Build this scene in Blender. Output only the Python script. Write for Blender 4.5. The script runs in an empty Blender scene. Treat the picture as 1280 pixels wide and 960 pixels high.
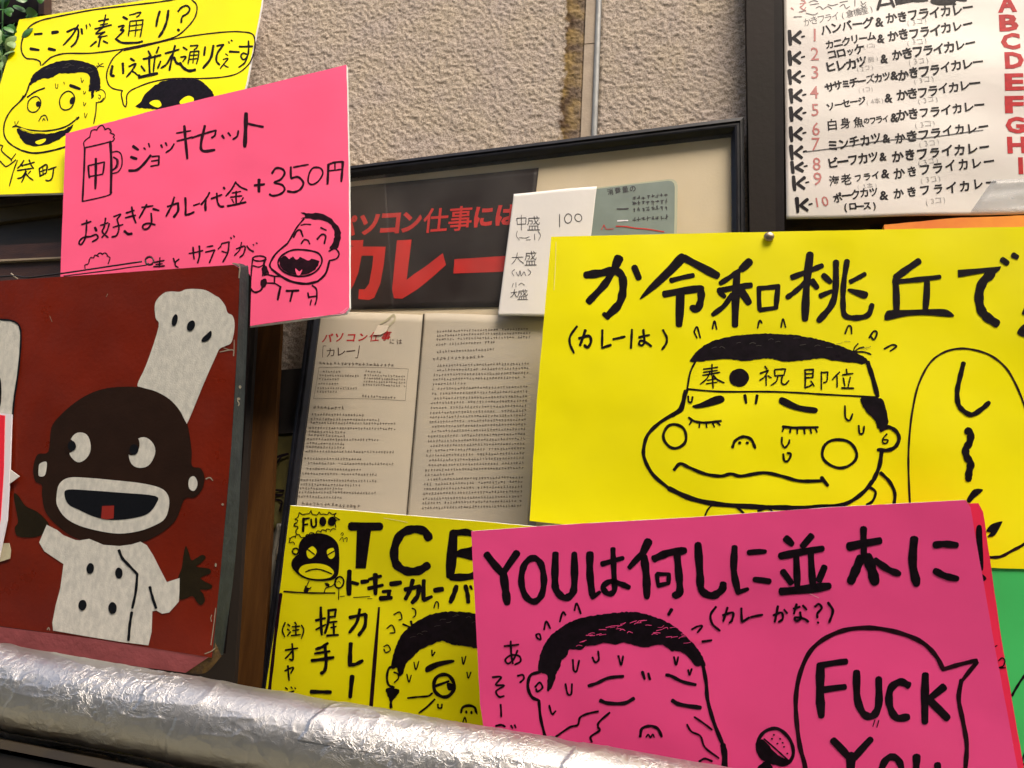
import bpy, math, random
import numpy as np
from mathutils import Vector, Matrix
from mathutils.geometry import tessellate_polygon

R = math.radians
SC = bpy.context.scene
COL = SC.collection
random.seed(7)
NR = np.random.RandomState(5)

# ------------------------------------------------------------------ camera
FPX = 1000.0
cam_d = bpy.data.cameras.new("camera")
cam = bpy.data.objects.new("camera", cam_d)
COL.objects.link(cam)
SC.camera = cam
cam_d.sensor_width = 36.0
cam_d.lens = 36.0 * FPX / 1280.0
cam_d.clip_start = 0.01
cam_d.clip_end = 400.0
CAM = Vector((0.0, 0.0, 1.55))
CR = Matrix.Rotation(R(90 + 16), 3, 'X') @ Matrix.Rotation(R(3.5), 3, 'Z')
cam.matrix_world = Matrix.Translation(CAM) @ CR.to_4x4()

# ------------------------------------------------------------------ sky, sun, exposure
SUN_EL, SUN_AZ = 52.0, 25.0          # azimuth measured from straight behind the camera towards its right
world = bpy.data.worlds.new("World")
SC.world = world
world.use_nodes = True
wn = world.node_tree
sky = wn.nodes.new('ShaderNodeTexSky')
sky.sky_type = 'NISHITA'
sky.sun_disc = False
sky.sun_elevation = R(SUN_EL)
sky.sun_rotation = R(180 - SUN_AZ)
sky.air_density = 1.0
sky.dust_density = 6.0
sky.ozone_density = 0.6
wn.links.new(sky.outputs[0], wn.nodes['Background'].inputs[0])
wn.nodes['Background'].inputs[1].default_value = 0.15
sd = bpy.data.lights.new("sun", 'SUN')
sd.energy = 2.6
sd.angle = R(32)
sd.color = (1.0, 0.885, 0.74)
sun = bpy.data.objects.new("sun", sd)
COL.objects.link(sun)
_az = R(SUN_AZ)
to_sun = Vector((math.sin(_az) * math.cos(R(SUN_EL)), -math.cos(_az) * math.cos(R(SUN_EL)), math.sin(R(SUN_EL))))
sun.rotation_euler = to_sun.to_track_quat('Z', 'Y').to_euler()
sun.location = to_sun * 30
SC.view_settings.view_transform = 'Standard'
SC.view_settings.look = 'None'
SC.view_settings.exposure = 0.62
SC.view_settings.gamma = 1.0

# ------------------------------------------------------------------ planes in the place
TH = R(12)
U = Vector((math.cos(TH), -math.sin(TH), 0))       # along the wall
N0 = Vector((-math.sin(TH), -math.cos(TH), 0))     # out of the wall, towards the street
Z = Vector((0, 0, 1))
W0 = Vector((0, 1.15, 0))


def ray(px, py):
    return CR @ Vector(((px - 640) / FPX, -(py - 480) / FPX, -1.0))


class Pl:
    """A flat surface that stands d metres off the wall at the pivot, leaning forward by lean and turned by yaw."""
    def __init__(s, d, lean=0.0, pivot=(640, 480), yaw=0.0, warp=None):
        r = ray(*pivot)
        o = W0 + N0 * d
        t = (o - CAM).dot(N0) / r.dot(N0)
        s.o = CAM + r * t
        n = (Matrix.Rotation(R(yaw), 3, 'Z') @ N0)
        ax = Z.cross(n).normalized()
        s.n = (n * math.cos(R(lean)) - Z * math.sin(R(lean))).normalized()
        s.warp = warp

    def P(s, px, py, off=0.0):
        r = ray(px, py)
        t = (s.o - CAM).dot(s.n) / r.dot(s.n)
        p = CAM + r * t
        if s.warp:
            off = off + s.warp(px, py)
        return p + s.n * off


# ------------------------------------------------------------------ materials
def mat(name, col, rough=0.6, metal=0.0, var=0.0, vscale=12.0, bump=0.0, bscale=300.0, col2=None, spec=0.5, rvar=0.0,
        detail=4.0, stretch=None, coat=0.0):
    m = bpy.data.materials.new(name)
    m.use_nodes = True
    nt = m.node_tree
    b = nt.nodes['Principled BSDF']
    b.inputs['Base Color'].default_value = (*col, 1)
    b.inputs['Roughness'].default_value = rough
    b.inputs['Metallic'].default_value = metal
    b.inputs['Specular IOR Level'].default_value = spec
    if coat:
        b.inputs['Coat Weight'].default_value = coat
        b.inputs['Coat Roughness'].default_value = 0.2
    tc = nt.nodes.new('ShaderNodeTexCoord')
    src = tc.outputs['Object']
    if stretch:
        mp = nt.nodes.new('ShaderNodeMapping')
        mp.inputs['Scale'].default_value = stretch
        nt.links.new(src, mp.inputs[0])
        src = mp.outputs[0]
    if var or col2 or rvar:
        n = nt.nodes.new('ShaderNodeTexNoise')
        n.inputs['Scale'].default_value = vscale
        n.inputs['Detail'].default_value = detail
        nt.links.new(src, n.inputs['Vector'])
        cr = nt.nodes.new('ShaderNodeValToRGB')
        cr.color_ramp.elements[0].position = 0.35
        cr.color_ramp.elements[1].position = 0.65
        c2 = col2 if col2 else tuple(min(1, c * (1 - var)) for c in col)
        cr.color_ramp.elements[0].color = (*c2, 1)
        cr.color_ramp.elements[1].color = (*(tuple(min(1, c * (1 + var)) for c in col) if not col2 else col), 1)
        nt.links.new(n.outputs[0], cr.inputs[0])
        nt.links.new(cr.outputs[0], b.inputs['Base Color'])
        if rvar:
            n2 = nt.nodes.new('ShaderNodeTexNoise')
            n2.inputs['Scale'].default_value = vscale * 2.3
            n2.inputs['Detail'].default_value = 5
            nt.links.new(src, n2.inputs['Vector'])
            mr = nt.nodes.new('ShaderNodeMapRange')
            mr.inputs['From Min'].default_value = 0.3
            mr.inputs['From Max'].default_value = 0.7
            mr.inputs['To Min'].default_value = max(0.02, rough - rvar)
            mr.inputs['To Max'].default_value = min(1, rough + rvar)
            nt.links.new(n2.outputs[0], mr.inputs[0])
            nt.links.new(mr.outputs[0], b.inputs['Roughness'])
    if bump:
        n3 = nt.nodes.new('ShaderNodeTexNoise')
        n3.inputs['Scale'].default_value = bscale
        n3.inputs['Detail'].default_value = 3
        nt.links.new(src, n3.inputs['Vector'])
        bp = nt.nodes.new('ShaderNodeBump')
        bp.inputs['Strength'].default_value = bump
        bp.inputs['Distance'].default_value = 0.002
        nt.links.new(n3.outputs[0], bp.inputs['Height'])
        if name.endswith('_card'):
            n5 = nt.nodes.new('ShaderNodeTexNoise')
            n5.inputs['Scale'].default_value = 5.5
            n5.inputs['Detail'].default_value = 1.5
            nt.links.new(src, n5.inputs['Vector'])
            b5 = nt.nodes.new('ShaderNodeBump')
            b5.inputs['Strength'].default_value = 0.55
            b5.inputs['Distance'].default_value = 0.02
            nt.links.new(n5.outputs[0], b5.inputs['Height'])
            nt.links.new(b5.outputs[0], bp.inputs['Normal'])
        nt.links.new(bp.outputs[0], b.inputs['Normal'])
    return m


M = {}
M['yellow'] = mat('neon_yellow_card', (0.93, 0.85, 0.003), 0.42, var=0.05, vscale=4, detail=9, bump=0.10, bscale=60, rvar=0.12, spec=0.18)
M['pink'] = mat('neon_pink_card', (0.95, 0.115, 0.25), 0.42, var=0.06, vscale=4, detail=9, bump=0.10, bscale=60, rvar=0.12, spec=0.18)
M['hotpink'] = mat('deep_pink_card', (0.95, 0.085, 0.30), 0.42, var=0.05, vscale=6, bump=0.10, bscale=60, rvar=0.12, spec=0.18)
M['red_card'] = mat('neon_red_card', (0.95, 0.035, 0.11), 0.42, var=0.04, vscale=7, bump=0.1, bscale=60, spec=0.18)
M['green_card'] = mat('green_card', (0.07, 0.62, 0.16), 0.42, var=0.04, vscale=6, bump=0.1, bscale=60, spec=0.18)
M['foam'] = mat('white_foam_core', (0.82, 0.82, 0.80), 0.7, var=0.05, vscale=90, bump=0.3, bscale=700)
M['ink'] = mat('black_marker_ink', (0.006, 0.003, 0.006), 0.5, var=0.4, vscale=120, rvar=0.12, spec=0.12)
M['ink_brown'] = mat('dried_marker_ink', (0.016, 0.003, 0.007), 0.5, var=0.4, vscale=140, rvar=0.1, spec=0.12)
M['pen'] = mat('thin_pen_ink', (0.05, 0.045, 0.05), 0.5)
M['pencil'] = mat('grey_pencil', (0.30, 0.28, 0.27), 0.6)
M['red_ink'] = mat('red_marker_ink', (0.48, 0.006, 0.012), 0.5, var=0.15, vscale=120, spec=.15)
M['redthin'] = mat('red_outline_ink', (0.42, 0.10, 0.09), 0.5)
M['boardred'] = mat('worn_red_paint', (0.19, 0.0145, 0.003), 0.38, col2=(0.135, 0.0105, 0.0025), vscale=9, bump=0.25, bscale=180, rvar=0.14, detail=8, spec=0.28)
M['paintwhite'] = mat('brushed_white_paint', (0.70, 0.68, 0.61), 0.6, col2=(0.56, 0.55, 0.50), vscale=85, bump=0.2, bscale=420, detail=10, spec=0.2, stretch=(2, 2, 1.1))
M['paintbrown'] = mat('dark_brown_paint', (0.021, 0.009, 0.005), 0.5, var=0.12, vscale=30, bump=0.2, bscale=200, spec=0.15)
M['painthand'] = mat('dark_olive_brown_paint', (0.016, 0.011, 0.004), 0.5, var=0.15, vscale=60, bump=0.2, bscale=200, spec=0.15)
M['paintblack'] = mat('black_paint', (0.005, 0.006, 0.009), 0.5, bump=0.2, bscale=200, spec=0.15)
M['boardside'] = mat('slate_grey_paint', (0.040, 0.050, 0.052), 0.6, col2=(0.026, 0.033, 0.036), vscale=40, bump=0.5, bscale=150, spec=0.15)
M['boardpink'] = mat('faded_pink_paint', (0.50, 0.125, 0.14), 0.5, col2=(0.40, 0.10, 0.11), vscale=30, bump=0.4, bscale=160)
M['chip'] = mat('chipped_pale_paint', (0.30, 0.26, 0.19), 0.8)
M['ochre'] = mat('scuffed_ochre_paint', (0.17, 0.10, 0.025), 0.6, col2=(0.09, 0.055, 0.03), vscale=120, bump=0.5, bscale=300)
M['blackframe'] = mat('black_frame_lacquer', (0.009, 0.009, 0.013), 0.38, var=0.3, vscale=40, rvar=0.1, spec=0.28)
M['mat'] = mat('aged_cream_mat', (0.80, 0.68, 0.49), 0.75, col2=(0.73, 0.61, 0.42), vscale=5, bump=0.1)
M['page'] = mat('aged_magazine_paper', (0.66, 0.57, 0.44), 0.6, col2=(0.56, 0.50, 0.41), vscale=6, bump=0.12, bscale=30)
M['coverblack'] = mat('glossy_black_print', (0.030, 0.022, 0.020), 0.45, col2=(0.024, 0.016, 0.015), vscale=8, spec=0.2)
M['printred'] = mat('red_print', (0.60, 0.022, 0.016), 0.45, var=0.12, vscale=18)
M['print'] = mat('grey_print', (0.15, 0.115, 0.085), 0.7)
M['printdark'] = mat('dark_print', (0.07, 0.03, 0.02), 0.7)
M['paper'] = mat('white_copy_paper', (0.74, 0.71, 0.68), 0.7, var=0.03, vscale=10, bump=0.15, bscale=60)
M['menupaper'] = mat('laminated_menu_paper', (0.66, 0.63, 0.58), 0.4, col2=(0.64, 0.585, 0.55), vscale=9, bump=0.15, bscale=40)
M['greycard'] = mat('grey_green_card', (0.20, 0.25, 0.22), 0.5, var=0.1, vscale=20)
M['cardrim'] = mat('pale_green_edge', (0.46, 0.47, 0.33), 0.5)
M['rail'] = mat('dark_brown_painted_steel', (0.0125, 0.011, 0.008), 0.6, col2=(0.019, 0.013, 0.011), vscale=4, bump=0.15, bscale=120, spec=0.12)
M['trim'] = mat('beige_joint_trim', (0.40, 0.32, 0.24), 0.7, var=0.1, vscale=30, bump=0.3, bscale=200)
M['rod'] = mat('grey_painted_rod', (0.33, 0.34, 0.34), 0.45, var=0.12, vscale=60)
M['wood'] = mat('dark_varnished_wood', (0.095, 0.040, 0.010), 0.6, col2=(0.055, 0.022, 0.006), vscale=14, bump=0.25, bscale=120, stretch=(6, 6, 0.6), spec=0.12)
M['wood2'] = mat('brown_cabinet_wood', (0.055, 0.038, 0.016), 0.55, col2=(0.032, 0.020, 0.010), vscale=14, bump=0.25, bscale=120, stretch=(0.6, 6, 6))
M['woodred'] = mat('reddish_cabinet_wood', (0.055, 0.022, 0.012), 0.45, col2=(0.034, 0.014, 0.009), vscale=14, bump=0.25, bscale=120, stretch=(0.6, 6, 6))
M['woodblack'] = mat('black_stained_wood', (0.008, 0.005, 0.005), 0.6, var=0.3, vscale=30, spec=0.12)
M['leaf'] = mat('leaf_green', (0.06, 0.20, 0.035), 0.4, col2=(0.03, 0.12, 0.02), vscale=30)
M['leafpale'] = mat('pale_leaf_green', (0.25, 0.36, 0.14), 0.45, col2=(0.12, 0.24, 0.06), vscale=40)
M['orange'] = mat('orange_plastic', (0.95, 0.33, 0.01), 0.4, col2=(0.80, 0.18, 0.01), vscale=14)
M['steel'] = mat('pin_steel', (0.36, 0.29, 0.21), 0.4, metal=1.0, var=0.1, vscale=200)
M['wire'] = mat('black_wire', (0.012, 0.010, 0.010), 0.4)
M['tape'] = mat('yellowed_tape', (0.55, 0.50, 0.34), 0.45, var=0.15, vscale=60)
M['leafletred'] = mat('leaflet_red', (0.90, 0.02, 0.05), 0.35)
M['leafletwhite'] = mat('leaflet_white', (0.85, 0.82, 0.88), 0.35)
M['bag'] = mat('cloudy_plastic', (0.20, 0.19, 0.16), 0.35, col2=(0.09, 0.085, 0.07), vscale=25, bump=0.8, bscale=60)
M['flyer'] = mat('faded_olive_flyer', (0.070, 0.058, 0.010), 0.6, var=0.2, vscale=25)
M['darkbox'] = mat('dark_metal_box', (0.018, 0.015, 0.014), 0.5, var=0.2, vscale=15)
M['pave'] = mat('street_paving', (0.34, 0.32, 0.22), 0.85, var=0.2, vscale=3, bump=0.4, bscale=80)


def stucco_material(s0, s1):
    """Grainy beige stucco, with rust stains that run down beside the joint (s = metres along the wall)."""
    m = bpy.data.materials.new('beige_stucco')
    m.use_nodes = True
    nt = m.node_tree
    b = nt.nodes['Principled BSDF']
    b.inputs['Roughness'].default_value = 0.9
    b.inputs['Specular IOR Level'].default_value = 0.2
    L = nt.links.new
    geo = nt.nodes.new('ShaderNodeNewGeometry')
    n = nt.nodes.new('ShaderNodeTexNoise')
    n.inputs['Scale'].default_value = 420
    n.inputs['Detail'].default_value = 3
    L(geo.outputs['Position'], n.inputs['Vector'])
    n2 = nt.nodes.new('ShaderNodeTexNoise')
    n2.inputs['Scale'].default_value = 14
    n2.inputs['Detail'].default_value = 4
    L(geo.outputs['Position'], n2.inputs['Vector'])
    r1 = nt.nodes.new('ShaderNodeValToRGB')
    r1.color_ramp.elements[0].position = 0.3
    r1.color_ramp.elements[1].position = 0.56
    r1.color_ramp.elements[0].color = (0.225, 0.185, 0.145, 1)
    r1.color_ramp.elements[1].color = (0.52, 0.45, 0.38, 1)
    L(n.outputs[0], r1.inputs[0])
    r2 = nt.nodes.new('ShaderNodeValToRGB')
    r2.color_ramp.elements[0].position = 0.35
    r2.color_ramp.elements[1].position = 0.68
    r2.color_ramp.elements[0].color = (1.0, 0.97, 0.92, 1)
    r2.color_ramp.elements[1].color = (0.92, 0.90, 0.94, 1)
    L(n2.outputs[0], r2.inputs[0])
    mx = nt.nodes.new('ShaderNodeMixRGB')
    mx.blend_type = 'MULTIPLY'
    mx.inputs[0].default_value = 1
    L(r1.outputs[0], mx.inputs[1])
    L(r2.outputs[0], mx.inputs[2])
    # rust
    dt = nt.nodes.new('ShaderNodeVectorMath')
    dt.operation = 'DOT_PRODUCT'
    dt.inputs[1].default_value = U
    L(geo.outputs['Position'], dt.inputs[0])
    n3 = nt.nodes.new('ShaderNodeTexNoise')
    n3.inputs['Scale'].default_value = 60
    n3.inputs['Detail'].default_value = 5
    L(geo.outputs['Position'], n3.inputs['Vector'])
    ms = nt.nodes.new('ShaderNodeMath')
    ms.operation = 'MULTIPLY_ADD'
    ms.inputs[1].default_value = 0.030
    L(n3.outputs[0], ms.inputs[0])
    L(dt.outputs['Value'], ms.inputs[2])
    band = nt.nodes.new('ShaderNodeValToRGB')
    mr = nt.nodes.new('ShaderNodeMapRange')
    mr.inputs['From Min'].default_value = s0 + 0.015 - 0.016
    mr.inputs['From Max'].default_value = s1 + 0.015 + 0.01
    L(ms.outputs[0], mr.inputs[0])
    e = band.color_ramp.elements
    e[0].position = 0.18; e[0].color = (0, 0, 0, 1)
    e[1].position = 0.30; e[1].color = (1, 1, 1, 1)
    e2 = e.new(0.66); e2.color = (0.8, 0.8, 0.8, 1)
    e3 = e.new(0.90); e3.color = (0.7, 0.7, 0.7, 1)
    e4 = e.new(0.99); e4.color = (0, 0, 0, 1)
    L(mr.outputs[0], band.inputs[0])
    n4 = nt.nodes.new('ShaderNodeTexNoise')
    n4.inputs['Scale'].default_value = 38
    n4.inputs['Detail'].default_value = 5
    L(geo.outputs['Position'], n4.inputs['Vector'])
    rr = nt.nodes.new('ShaderNodeValToRGB')
    rr.color_ramp.elements[0].position = 0.40
    rr.color_ramp.elements[1].position = 0.62
    rr.color_ramp.elements[0].color = (0.060, 0.028, 0.009, 1)
    rr.color_ramp.elements[1].color = (0.24, 0.155, 0.045, 1)
    L(n4.outputs[0], rr.inputs[0])
    m2 = nt.nodes.new('ShaderNodeMixRGB')
    mm = nt.nodes.new('ShaderNodeMath')
    mm.operation = 'MULTIPLY'
    mm.inputs[1].default_value = 0.95
    L(band.outputs[0], mm.inputs[0])
    L(mm.outputs[0], m2.inputs[0])
    L(mx.outputs[0], m2.inputs[1])
    L(rr.outputs[0], m2.inputs[2])
    L(m2.outputs[0], b.inputs['Base Color'])
    bp = nt.nodes.new('ShaderNodeBump')
    bp.inputs['Strength'].default_value = 0.6
    bp.inputs['Distance'].default_value = 0.0015
    L(n.outputs[0], bp.inputs['Height'])
    L(bp.outputs[0], b.inputs['Normal'])
    return m


def foil_material():
    m = bpy.data.materials.new('crinkled_aluminium_foil')
    m.use_nodes = True
    nt = m.node_tree
    b = nt.nodes['Principled BSDF']
    b.inputs['Base Color'].default_value = (0.62, 0.60, 0.58, 1)
    b.inputs['Metallic'].default_value = 1.0
    L = nt.links.new
    tc = nt.nodes.new('ShaderNodeTexCoord')
    n = nt.nodes.new('ShaderNodeTexNoise')
    n.inputs['Scale'].default_value = 75
    n.inputs['Detail'].default_value = 7
    n.inputs['Distortion'].default_value = 1.5
    L(tc.outputs['Object'], n.inputs['Vector'])
    v = nt.nodes.new('ShaderNodeTexVoronoi')
    v.feature = 'DISTANCE_TO_EDGE'
    v.inputs['Scale'].default_value = 70
    mxv = nt.nodes.new('ShaderNodeVectorMath')
    mxv.operation = 'MULTIPLY_ADD'
    mxv.inputs[1].default_value = (0.03, 0.03, 0.03)
    L(n.outputs['Color'], mxv.inputs[0])
    L(tc.outputs['Object'], mxv.inputs[2])
    L(mxv.outputs[0], v.inputs['Vector'])
    cr = nt.nodes.new('ShaderNodeMapRange')
    cr.inputs['From Max'].default_value = 0.12
    L(v.outputs[0], cr.inputs[0])
    ad = nt.nodes.new('ShaderNodeMath')
    ad.operation = 'MULTIPLY_ADD'
    ad.inputs[1].default_value = -0.35
    L(cr.outputs[0], ad.inputs[0])
    L(n.outputs[0], ad.inputs[2])
    bp = nt.nodes.new('ShaderNodeBump')
    bp.inputs['Distance'].default_value = 0.003
    big = nt.nodes.new('ShaderNodeTexNoise')
    big.inputs['Scale'].default_value = 9
    big.inputs['Detail'].default_value = 2
    L(tc.outputs['Object'], big.inputs['Vector'])
    bm_ = nt.nodes.new('ShaderNodeMapRange')
    bm_.inputs['From Min'].default_value = 0.42
    bm_.inputs['From Max'].default_value = 0.66
    bm_.inputs['To Min'].default_value = 0.14
    bm_.inputs['To Max'].default_value = 0.42
    L(big.outputs[0], bm_.inputs[0])
    L(bm_.outputs[0], bp.inputs['Strength'])
    L(ad.outputs[0], bp.inputs['Height'])
    L(bp.outputs[0], b.inputs['Normal'])
    mr = nt.nodes.new('ShaderNodeMapRange')
    mr.inputs['To Min'].default_value = 0.32
    mr.inputs['To Max'].default_value = 0.54
    L(n.outputs[0], mr.inputs[0])
    L(mr.outputs[0], b.inputs['Roughness'])
    return m


def glass_material():
    m = bpy.data.materials.new('thin_picture_glass')
    m.use_nodes = True
    nt = m.node_tree
    nt.nodes.remove(nt.nodes['Principled BSDF'])
    out = nt.nodes['Material Output']
    tr = nt.nodes.new('ShaderNodeBsdfTransparent')
    tr.inputs[0].default_value = (0.97, 0.97, 0.96, 1)
    gl = nt.nodes.new('ShaderNodeBsdfGlossy')
    gl.inputs['Roughness'].default_value = 0.06
    fr = nt.nodes.new('ShaderNodeFresnel')
    fr.inputs['IOR'].default_value = 1.45
    mx = nt.nodes.new('ShaderNodeMixShader')
    nt.links.new(fr.outputs[0], mx.inputs[0])
    nt.links.new(tr.outputs[0], mx.inputs[1])
    nt.links.new(gl.outputs[0], mx.inputs[2])
    df = nt.nodes.new('ShaderNodeBsdfDiffuse')
    df.inputs[0].default_value = (.8, .78, .74, 1)
    tc = nt.nodes.new('ShaderNodeTexCoord')
    dn = nt.nodes.new('ShaderNodeTexNoise')
    dn.inputs['Scale'].default_value = 9
    dn.inputs['Detail'].default_value = 8
    nt.links.new(tc.outputs['Object'], dn.inputs['Vector'])
    dr = nt.nodes.new('ShaderNodeMapRange')
    dr.inputs['From Min'].default_value = .35
    dr.inputs['From Max'].default_value = .75
    dr.inputs['To Min'].default_value = .0
    dr.inputs['To Max'].default_value = .045
    nt.links.new(dn.outputs[0], dr.inputs[0])
    m2 = nt.nodes.new('ShaderNodeMixShader')
    nt.links.new(dr.outputs[0], m2.inputs[0])
    nt.links.new(mx.outputs[0], m2.inputs[1])
    nt.links.new(df.outputs[0], m2.inputs[2])
    nt.links.new(m2.outputs[0], out.inputs['Surface'])
    return m


M['foil'] = foil_material()
M['glass'] = glass_material()

# ------------------------------------------------------------------ objects
def thing(name, label, cat, loc, group=None):
    o = bpy.data.objects.new(name, None)
    COL.objects.link(o)
    o.empty_display_size = 0.05
    o.location = loc
    o['label'] = label
    o['category'] = cat
    if group:
        o['group'] = group
    return o


def tag(o, label, cat, group=None):
    o['label'] = label
    o['category'] = cat
    if group:
        o['group'] = group
    return o


def mesh(name, V, F, m, parent=None, smooth=False, stuff=False):
    V = [Vector(v) for v in V]
    if parent is not None:
        o0 = Vector(parent.get('_wloc', parent.location))
    else:
        o0 = sum(V, Vector()) / max(1, len(V))
    me = bpy.data.meshes.new(name)
    me.from_pydata([tuple(v - o0) for v in V], [], F)
    me.materials.append(m)
    if smooth:
        for p in me.polygons:
            p.use_smooth = True
    me.validate()
    o = bpy.data.objects.new(name, me)
    COL.objects.link(o)
    if parent is not None:
        o.parent = parent
        if parent.type == 'MESH':
            pass
    else:
        o.location = o0
    o['_wloc'] = tuple(o0)
    if stuff:
        o['kind'] = 'stuff'
    return o


def rough_edge(pts, step=14.0, amp=0.35):
    out = []
    n = len(pts)
    for i in range(n):
        a, b = pts[i], pts[(i + 1) % n]
        L = math.hypot(b[0] - a[0], b[1] - a[1])
        k = max(1, int(L / step))
        nx, ny = -(b[1] - a[1]) / max(L, 1e-6), (b[0] - a[0]) / max(L, 1e-6)
        for j in range(k):
            t = j / k
            w = random.uniform(-amp, amp) if j else 0
            out.append((a[0] + (b[0] - a[0]) * t + nx * w, a[1] + (b[1] - a[1]) * t + ny * w))
    return out


def tess(pts):
    return [tuple(t) for t in tessellate_polygon([[Vector((p[0], p[1], 0)) for p in pts]])]


def slab(name, pts, pl, f, t, m, parent, rough=0.3, step=14):
    """A plate with outline pts (photograph pixels on plane pl), front f metres proud of the plane, t thick."""
    q = rough_edge(pts, step, rough) if rough else list(pts)
    n = len(q)
    V = [pl.P(x, y) + pl.n * f for x, y in q] + [pl.P(x, y) + pl.n * (f - t) for x, y in q]
    tr = tess(q)
    F = [tuple(a) for a in tr] + [tuple(i + n for i in reversed(a)) for a in tr]
    for i in range(n):
        j = (i + 1) % n
        F.append((i, i + n, j + n, j))
    o = mesh(name, V, F, m, parent)
    fix_normals(o)
    return o


def fix_normals(o):
    import bmesh
    bm = bmesh.new()
    bm.from_mesh(o.data)
    bmesh.ops.recalc_face_normals(bm, faces=bm.faces)
    bm.to_mesh(o.data)
    bm.free()


def prism(name, A, B, m, parent):
    """Solid between two outlines given as world points."""
    n = len(A)
    V = list(A) + list(B)
    F = [tuple(range(n)), tuple(range(2 * n - 1, n - 1, -1))]
    for i in range(n):
        j = (i + 1) % n
        F.append((i, i + n, j + n, j))
    o = mesh(name, V, F, m, parent)
    fix_normals(o)
    return o


def sheet(name, q, pl, f, m, parent, nx=24, ny=24, amp=0.0012, seed=1, thick=0.0004):
    """A thin slightly buckled sheet: q = four corners TL, TR, BR, BL."""
    rs = random.Random(seed)
    ks = [(rs.uniform(2, 6), rs.uniform(2, 6), rs.uniform(0, 6), rs.uniform(0.3, 1)) for _ in range(5)]
    V = []
    for side in (0, 1):
        for j in range(ny + 1):
            v = j / ny
            for i in range(nx + 1):
                u = i / nx
                x = (q[0][0] * (1 - u) + q[1][0] * u) * (1 - v) + (q[3][0] * (1 - u) + q[2][0] * u) * v
                y = (q[0][1] * (1 - u) + q[1][1] * u) * (1 - v) + (q[3][1] * (1 - u) + q[2][1] * u) * v
                h = sum(a * math.sin(kx * u * 2 + ky * v * 2 + ph) for kx, ky, ph, a in ks) * amp / 2.5
                V.append(pl.P(x, y) + pl.n * (f + h - side * thick))
    F = []
    S = (nx + 1) * (ny + 1)
    for j in range(ny):
        for i in range(nx):
            a = j * (nx + 1) + i
            F.append((a, a + nx + 1, a + nx + 2, a + 1))
            F.append((a + S, a + 1 + S, a + nx + 2 + S, a + nx + 1 + S))
    for i in range(nx):
        F.append((i, i + 1, i + 1 + S, i + S))
        a = ny * (nx + 1) + i
        F.append((a + 1, a, a + S, a + 1 + S))
    for j in range(ny):
        a = j * (nx + 1)
        F.append((a + nx + 1, a, a + S, a + nx + 1 + S))
        a += nx
        F.append((a, a + nx + 1, a + nx + 1 + S, a + S))
    return mesh(name, V, F, m, parent, smooth=True)


def catmull(p, closed=False, seg=5):
    n = len(p)
    if n < 3:
        return [tuple(x) for x in p]
    out = []
    rng = range(n) if closed else range(n - 1)
    for i in rng:
        if closed:
            p0, p1, p2, p3 = p[(i - 1) % n], p[i], p[(i + 1) % n], p[(i + 2) % n]
        else:
            p1, p2 = p[i], p[i + 1]
            p0 = p[i - 1] if i > 0 else tuple(2 * a - b for a, b in zip(p1, p2))
            p3 = p[i + 2] if i + 2 < n else tuple(2 * a - b for a, b in zip(p2, p1))
        for k in range(seg):
            t = k / seg
            out.append(tuple(0.5 * ((2 * b) + (-a + c) * t + (2 * a - 5 * b + 4 * c - d) * t * t + (-a + 3 * b - 3 * c + d) * t ** 3)
                             for a, b, c, d in zip(p0, p1, p2, p3)))
    if not closed:
        out.append(tuple(p[-1]))
    return out


FONT = {}
_fc = bpy.data.curves.new('glyph', 'FONT')
_fo = bpy.data.objects.new('glyph', _fc)
COL.objects.link(_fo)


def glyph(ch, bold):
    k = (ch, bold)
    if k not in FONT:
        _fc.body = ch
        _fc.offset = bold
        _fc.resolution_u = 2
        bpy.context.view_layer.update()
        me = bpy.data.meshes.new_from_object(_fo.evaluated_get(bpy.context.evaluated_depsgraph_get()))
        v = [(a.co.x, a.co.y) for a in me.vertices]
        f = [tuple(p.vertices) for p in me.polygons]
        FONT[k] = (v, f)
        bpy.data.meshes.remove(me)
    return FONT[k]


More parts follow.
